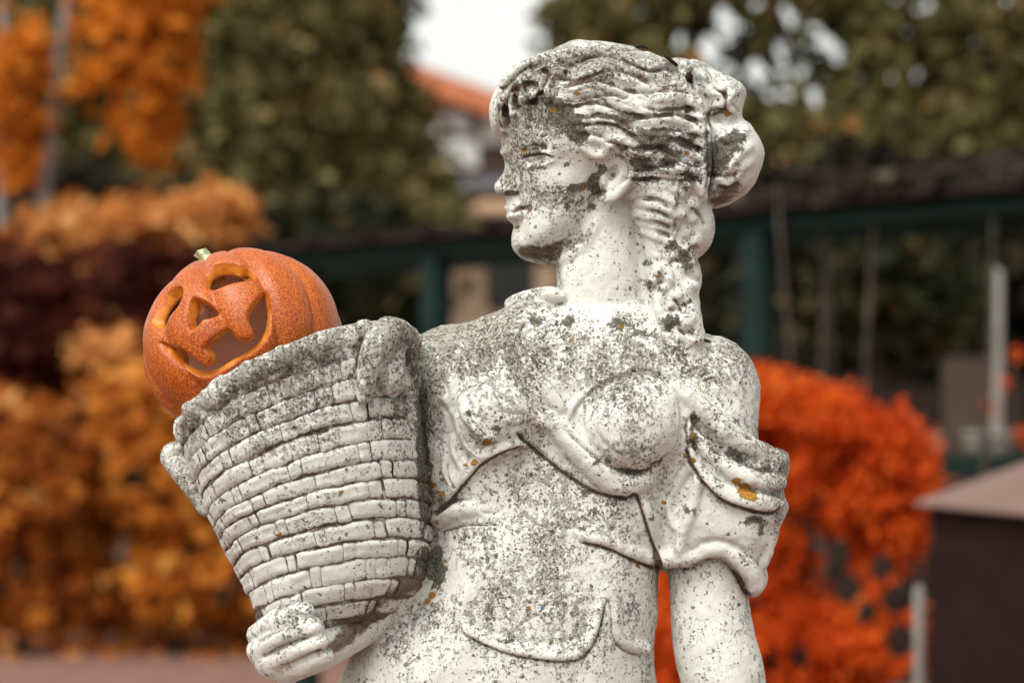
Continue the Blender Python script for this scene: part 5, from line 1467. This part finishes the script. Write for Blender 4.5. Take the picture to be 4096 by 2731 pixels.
# handles and foot ring, sculpted
hf = Field((-366, -135, -60), (-78, 180, 200), 1.8)
hf.chain([(172, 456, BZ, 12.5), (182, 468, BZ + 4, 13.5), (194, 486, BZ + 4, 12), (207, 508, BZ + 2, 8)], k=3)
hf.ell((180, 447, BZ), (14, 7, 16), k=5, rotz=-20)
_pl, _ql = hf.surface()
def handle_part(pp, qq):
    pp = relax(pp, qq, 1, 0.4)
    nn = vnormals(pp, qq)
    pp = pp + nn * (vnoise(pp, 10.0) * 0.8 + vnoise(pp + 20, 22.0) * 0.8)[:, None]
    ww = to_world(pp)
    e = np.einsum('ij,ij->i', np.cross(ww[qq[:, 1]] - ww[qq[:, 0]], ww[qq[:, 2]] - ww[qq[:, 0]]), np.stack([nn[:, 0], -nn[:, 2], -nn[:, 1]], 1)[qq[:, 0]]).sum()
    if e < 0: qq = qq[:, ::-1]
    return basket_part('handle', pp, qq, basket, growth_for(pp, 0.5))
handle_part(_pl, _ql)
hf = Field((-366, -135, -60), (-78, 180, 215), 1.8)
hf.chain([(364, 396, 138, 7), (367, 374, 142, 10), (373, 352, 140, 13), (383, 337, 130, 16), (394, 333, 114, 16.5), (402, 341, 94, 15.5), (403, 356, 78, 14), (405, 378, 68, 13), (409, 405, 64, 11), (415, 440, 60, 8)], k=6)
hf.ell((386, 362, 118), (17, 34, 16), k=10, rotz=-14)
hf.chain([(392, 350, 118, 9), (398, 372, 108, 9), (408, 398, 88, 9), (414, 430, 76, 8), (419, 470, 66, 6)], k=6)
_pl, _ql = hf.surface()
handle_part(_pl, _ql)
# ------------------------------------------------------------------ below the frame: skirt, plinth
sk, sq = [], []
ns, rows = 72, 26
for i in range(rows):
    f = i / (rows - 1)
    Y = 290 + f * 950
    cx = -18 + 20 * f; rx = 158 + 40 * f ** 1.5; rz = 88 + 62 * f
    for k in range(ns):
        a = 2 * math.pi * k / ns
        fold = 1 + (0.03 + 0.05 * f) * math.sin(9 * a + 1.5 * f) + 0.03 * f * math.sin(17 * a)
        sk.append((cx + rx * fold * math.cos(a), Y, 2 + rz * fold * math.sin(a)))
sk = np.array(sk)
for i in range(rows - 1):
    for k in range(ns):
        k2 = (k + 1) % ns
        sq.append((i * ns + k, i * ns + k2, (i + 1) * ns + k2, (i + 1) * ns + k))
sq.append(tuple(range(ns))); sq.append(tuple((rows - 1) * ns + k for k in range(ns - 1, -1, -1)))
_o = mesh_obj('skirt', to_world(sk), sq, STONE, statue, smooth=True)
add_masks(_o, np.tile([0.0, 0.1, 0.5, 0.0], (len(sk), 1)))
af = Field((150, 300, -40), (320, 640, 110), 4.0)
af.chain([(728, 770, 24, 38), (722, 830, 34, 33), (712, 900, 48, 25), (706, 930, 52, 22)], k=6)
af.ell((700, 965, 54), (20, 36, 14), k=10)
for i, (dx, ln) in enumerate(((-16, 34), (-6, 44), (5, 42), (15, 32))):
    af.chain([(702 + dx * 0.8, 985, 56, 8), (700 + dx, 985 + ln * 0.6, 60, 7.5), (698 + dx, 985 + ln, 54, 6.5)], k=3)
af.chain([(686, 950, 58, 9), (678, 975, 66, 8), (680, 995, 68, 7)], k=4)
_pl, _ql = af.surface()
_nn = vnormals(_pl, _ql); _ww = to_world(_pl)
if np.einsum('ij,ij->i', np.cross(_ww[_ql[:, 1]] - _ww[_ql[:, 0]], _ww[_ql[:, 2]] - _ww[_ql[:, 0]]), np.stack([_nn[:, 0], -_nn[:, 2], -_nn[:, 1]], 1)[_ql[:, 0]]).sum() < 0: _ql = _ql[:, ::-1]
_o = mesh_obj('forearm', _ww, _ql, STONE, statue, smooth=True)
add_masks(_o, np.tile([0.0, 0.0, 0.15, 0.0], (len(_pl), 1)))
v, f = bevel_box((-0.21, -0.20, 0.0), (0.46, 0, 0), (0, 0.40, 0), (0, 0, 0.37), 0.012)
_o = mesh_obj('plinth', v, f, STONE, statue)
add_masks(_o, np.tile([0.1, 0.2, 0.6, 0.0], (len(v), 1)))
# ------------------------------------------------------------------ carved ceramic pumpkin lantern in the basket
PZ = 42.0
PC = conv(243.5, 343.5, PZ)
PAX = np.array([-0.375, -0.86, -0.35]); PAX /= np.linalg.norm(PAX)
PE1 = np.cross(PAX, [0, 0, 1.0]); PE1 /= np.linalg.norm(PE1)
PE2 = np.cross(PAX, PE1)
RE, RP, RIBS = 100.0, 91.0, 11
eyeR = [(204.5, 276), (208.5, 268), (218.5, 263), (231, 263), (241, 265.5), (248.5, 264.5), (253.5, 269), (253.5, 274.5), (248.5, 277.5), (234, 280), (216, 284.5), (207.5, 283.5)]
eyeL = [(151.8, 322), (152.8, 316), (158.5, 303), (167, 292.5), (176.5, 287), (180.5, 290), (179, 298), (175, 306), (167, 314), (160.5, 324.5), (156, 326.5)]
noseP = [(193, 297), (200, 299), (208.5, 303), (216.5, 311), (208, 315.5), (202, 317), (198, 322), (190.5, 328.5), (189, 318), (190.5, 306)]
mouth = [(158.5, 343), (168, 347), (180, 350), (190, 357), (199, 364), (206, 369), (210.5, 364), (211, 356), (205, 348), (211, 340), (220, 333), (227, 328), (232, 334), (240, 340.5), (249, 340), (255.5, 335), (254, 327),
         (249, 319), (251, 309), (258, 299), (266.5, 289), (270, 298), (271.5, 310), (270.5, 325), (266, 336), (258, 345.5), (243, 356), (226, 366), (212, 373.5), (197, 375), (180, 368), (167, 356)]
pv = 1.3
ax_ = [np.arange(-116, 116 + pv, pv, dtype=np.float32)] * 3
GX, GY, GZ = np.meshgrid(*ax_, indexing='ij')
yy = GX * PAX[0] + GY * PAX[1] + GZ * PAX[2]
u1 = GX * PE1[0] + GY * PE1[1] + GZ * PE1[2]
u2 = GX * PE2[0] + GY * PE2[1] + GZ * PE2[2]
rr_ = np.sqrt(GX ** 2 + GY ** 2 + GZ ** 2) + 1e-6
cosp = yy / rr_; sinp = np.sqrt(np.maximum(1 - cosp ** 2, 0))
phi = np.arctan2(u2, u1)
PHASE = 0.35
g = (1 - np.abs(np.sin(RIBS * 0.5 * (phi + PHASE + 0.06 * np.sin(3 * phi))))) ** 1.8
base = 1.0 / np.sqrt((sinp / RE) ** 2 + (cosp / RP) ** 2)
rad = base - 6.8 * g * np.clip(sinp * 1.4, 0, 1) - 9 * np.exp(-(np.arccos(np.clip(cosp, -1, 1)) / 0.22) ** 2)
outer = rr_ - rad
innr = rr_ - (base - 15.0)
F = np.maximum(outer, -innr)
# openings are cut along lines through the middle, so their walls show
k_ = base / rr_
sx, sy, sz = GX * k_ + PC[0], GY * k_ + PC[1], GZ * k_ + PC[2]
s_ = 1.0 - sz / DMM
qx, qy = sx / s_ + 512, sy / s_ + HOR
hole = np.full(F.shape, -1e3, dtype=np.float32)
m_ = (rr_ > 78) & (rr_ < 110) & (GZ > -60)
for pl in (eyeR, eyeL, noseP, mouth):
    pp = catmull(pl + [pl[0]], 3)[:-1]
    hole[m_] = np.maximum(hole[m_], poly_sdf(qx[m_], qy[m_], pp))
hole = hole + 1.3 - (2.6 * np.clip((base - 4 - rr_) / 11.0, 0, 1)).astype(np.float32)      # the cuts narrow inwards
F = -smin(-F, -hole.astype(F.dtype) * 0.9, 3.0)
# unseen opening added high on the back to let sky light inside
bd = np.array([0.75, -0.36, -0.55]); bd /= np.linalg.norm(bd)
bc = (GX * bd[0] + GY * bd[1] + GZ * bd[2]) / rr_
F = np.maximum(F, (0.40 - np.arccos(np.clip(bc, -1, 1))) * 90.0)
pf = Field((-116, -116, -116), (116, 116, 116), pv)
pf.F = F.astype(np.float32); pf.n = np.array(F.shape)
pp_, pq_ = pf.surface()
del GX, GY, GZ, yy, u1, u2, sx, sy, sz, qx, qy, hole, F, outer, innr
pp_ = relax(pp_, pq_, 1, 0.35)
pn_ = vnormals(pp_, pq_)
# where each point lies between the outer skin (0) and the inner wall (1)
r2 = np.linalg.norm(pp_, axis=1); cp = (pp_ @ PAX) / r2; sp_ = np.sqrt(1 - cp ** 2)
b2 = 1.0 / np.sqrt((sp_ / RE) ** 2 + (cp / RP) ** 2)
ph2 = np.arctan2(pp_ @ PE2, pp_ @ PE1)
g2 = (1 - np.abs(np.sin(RIBS * 0.5 * (ph2 + PHASE + 0.06 * np.sin(3 * ph2))))) ** 1.8
rd2 = b2 - 6.8 * g2 * np.clip(sp_ * 1.4, 0, 1) - 9 * np.exp(-(np.arccos(np.clip(cp, -1, 1)) / 0.22) ** 2)
depth = np.clip((rd2 - r2) / 13.0, 0, 1)
radial = np.einsum('ij,ij->i', pn_, pp_ / r2[:, None])
wall = np.clip((depth - 0.10) / 0.12, 0, 1)
innerm = ((radial < -0.5) & (depth > 0.6)).astype(float)
pp_ = pp_ + pn_ * (vnoise(pp_, 6.0) * 0.8 * np.where((wall > 0.3) & (innerm < 0.5), 1.0, 0.15) + vnoise(pp_ + 9, 26.0) * 0.7)[:, None]
pumpkin = empty('jack_o_lantern', tuple(to_world((PC + PAX * -RP)[None])[0]))
tag(pumpkin, 'orange ceramic pumpkin lantern with a carved grinning face, sitting in the stone basket', 'pumpkin')
m, nt, b = new_mat('orange_ceramic')
L = nt.links.new
tc = N(nt, 'ShaderNodeTexCoord')
at = N(nt, 'ShaderNodeAttribute', attribute_name='growth')
sp3 = N(nt, 'ShaderNodeSeparateColor'); L(at.outputs['Color'], sp3.inputs[0])
n1 = N(nt, 'ShaderNodeTexNoise', Scale=760.0, Detail=2.0, Roughness=0.5); L(tc.outputs['Object'], n1.inputs['Vector'])
n2 = N(nt, 'ShaderNodeTexNoise', Scale=16.0, Detail=3.0); L(tc.outputs['Object'], n2.inputs['Vector'])
n3 = N(nt, 'ShaderNodeTexNoise', Scale=60.0, Detail=4.0); L(tc.outputs['Object'], n3.inputs['Vector'])
r1 = ramp(nt, [(0.40, (0.24, 0.040, 0.008)), (0.50, (0.39, 0.075, 0.010)), (0.60, (0.57, 0.155, 0.022))])
L(math_n(nt, 'ADD', n1.outputs[0], math_n(nt, 'MULTIPLY', math_n(nt, 'SUBTRACT', n2.outputs[0], 0.5), 0.12)), r1.inputs[0])
r2_ = ramp(nt, [(0.35, (0.44, 0.11, 0.010)), (0.62, (0.66, 0.235, 0.026))])
L(n3.outputs[0], r2_.inputs[0])
r3_ = ramp(nt, [(0.35, (0.74, 0.43, 0.30)), (0.65, (0.80, 0.50, 0.36))])
L(n3.outputs[0], r3_.inputs[0])
c = mixc(nt, sp3.outputs[0], r1.outputs[0], r2_.outputs[0])
c = mixc(nt, sp3.outputs[1], c, r3_.outputs[0])
L(c, b.inputs['Base Color'])
b.inputs['Roughness'].default_value = 0.36
b.inputs['Specular IOR Level'].default_value = 0.35
bp = N(nt, 'ShaderNodeBump', Strength=0.22, Distance=0.0012); L(n1.outputs[0], bp.inputs['Height']); L(bp.outputs[0], b.inputs['Normal'])
MAT_PUMP = m
_ww = to_world(pp_ + PC)
_wn = np.stack([pn_[:, 0], -pn_[:, 2], -pn_[:, 1]], 1)
if np.einsum('ij,ij->i', np.cross(_ww[pq_[:, 1]] - _ww[pq_[:, 0]], _ww[pq_[:, 2]] - _ww[pq_[:, 0]]), _wn[pq_[:, 0]]).sum() < 0: pq_ = pq_[:, ::-1]
shell = mesh_obj('shell', _ww, pq_, MAT_PUMP, pumpkin, smooth=True)
add_masks(shell, np.stack([wall, innerm, wall * 0, wall * 0 + 1], 1))
# stem: short, ribbed, bent
st = []
top = PC + PAX * (RP - 12)
side = np.array([-0.8, 0.1, 0.2])
pts3 = [top + PAX * a + side * s for a, s in ((0, 0), (9, 0.5), (18, 2), (25, 4), (30, 7))]
rads = [10, 7.5, 6.5, 6.5, 7.0]
sv, sf = [], []
for i, (p, r) in enumerate(zip(pts3, rads)):
    for k in range(15):
        a = 2 * math.pi * k / 15
        rr2 = r * (1 + 0.16 * math.cos(5 * a))
        sv.append(p + PE1 * math.cos(a) * rr2 + PE2 * math.sin(a) * rr2)
for i in range(4):
    for k in range(15):
        sf.append((i * 15 + k, i * 15 + (k + 1) % 15, (i + 1) * 15 + (k + 1) % 15, (i + 1) * 15 + k))
sf.append(tuple(60 + k for k in range(15))); sf.append(tuple(range(14, -1, -1)))
mst, nt, b = new_mat('pale_green_glaze')
tc = N(nt, 'ShaderNodeTexCoord'); n1 = N(nt, 'ShaderNodeTexNoise', Scale=110.0, Detail=2.0); nt.links.new(tc.outputs['Object'], n1.inputs['Vector'])
rq = ramp(nt, [(0.45, (0.16, 0.19, 0.13)), (0.55, (0.48, 0.48, 0.27))]); nt.links.new(n1.outputs[0], rq.inputs[0]); nt.links.new(rq.outputs[0], b.inputs['Base Color']); b.inputs['Roughness'].default_value = 0.4
_st = mesh_obj('stem', to_world(np.array(sv)), sf, mst, pumpkin, smooth=True)

# ------------------------------------------------------------------ bits that have fallen on her hair
MAT_TWIG = rough_mat('dark_twig', (0.012, 0.008, 0.007), (0.035, 0.022, 0.018), 300, 0.8, 0.2)
def hair_z(px_, py_):
    p_, q_ = px, py
    dd = (p_ - px_) ** 2 + (q_ - py_) ** 2
    cand = np.nonzero(dd < 9)[0]
    return pos[cand][:, 2].max() if len(cand) else 0.0
def twig(name, pts, radii, label, cat, seg=7):
    w = [to_world(conv(x, y, z)[None])[0] for x, y, z in pts]
    v, f = tube(w, [r / 1000 for r in radii], seg)
    base_ = tuple(w[0])
    o = mesh_obj(name, [tuple(a) for a in v], f, MAT_TWIG, smooth=True, origin=base_)
    return tag(o, label, cat)
z0 = hair_z(646, 52)
twig('bark_flake', [(635, 47.0, 8), (640, 45.6, 10), (645, 46.2, 12), (648, 48.0, 14)], [0.8, 1.9, 1.6, 0.7], 'small dark bark flake lying on the crown of her head', 'bark')
z1 = hair_z(671, 66)
twig('twig', [(664, 55.0, hair_z(664, 57) + 2), (668, 58, hair_z(668, 60) + 2), (673, 62, hair_z(673, 63) + 2), (677, 65.5, hair_z(677, 66) + 2)], [1.2, 1.9, 2.0, 1.6], 'short dark twig lying where hair meets the bun', 'twig')
z2 = hair_z(690, 80)
twig('bud', [(690, 72, z2 + 4), (689.5, 74, z2 + 5), (689, 77, z2 + 5), (690, 80.5, z2 + 4), (692.5, 83, z2 + 3)], [1.2, 3.2, 4.0, 3.0, 1.0], 'dark dried bud stuck beside the bun on her hair', 'bud', 9)
z3 = hair_z(708, 343)
twig('insect', [(703, 338.5, z3 + 1), (706, 340, z3 + 2), (709, 341, z3 + 2), (711, 342.5, z3 + 1)], [0.7, 1.5, 1.3, 0.5], 'tiny dark insect on the shoulder below the braid', 'insect')
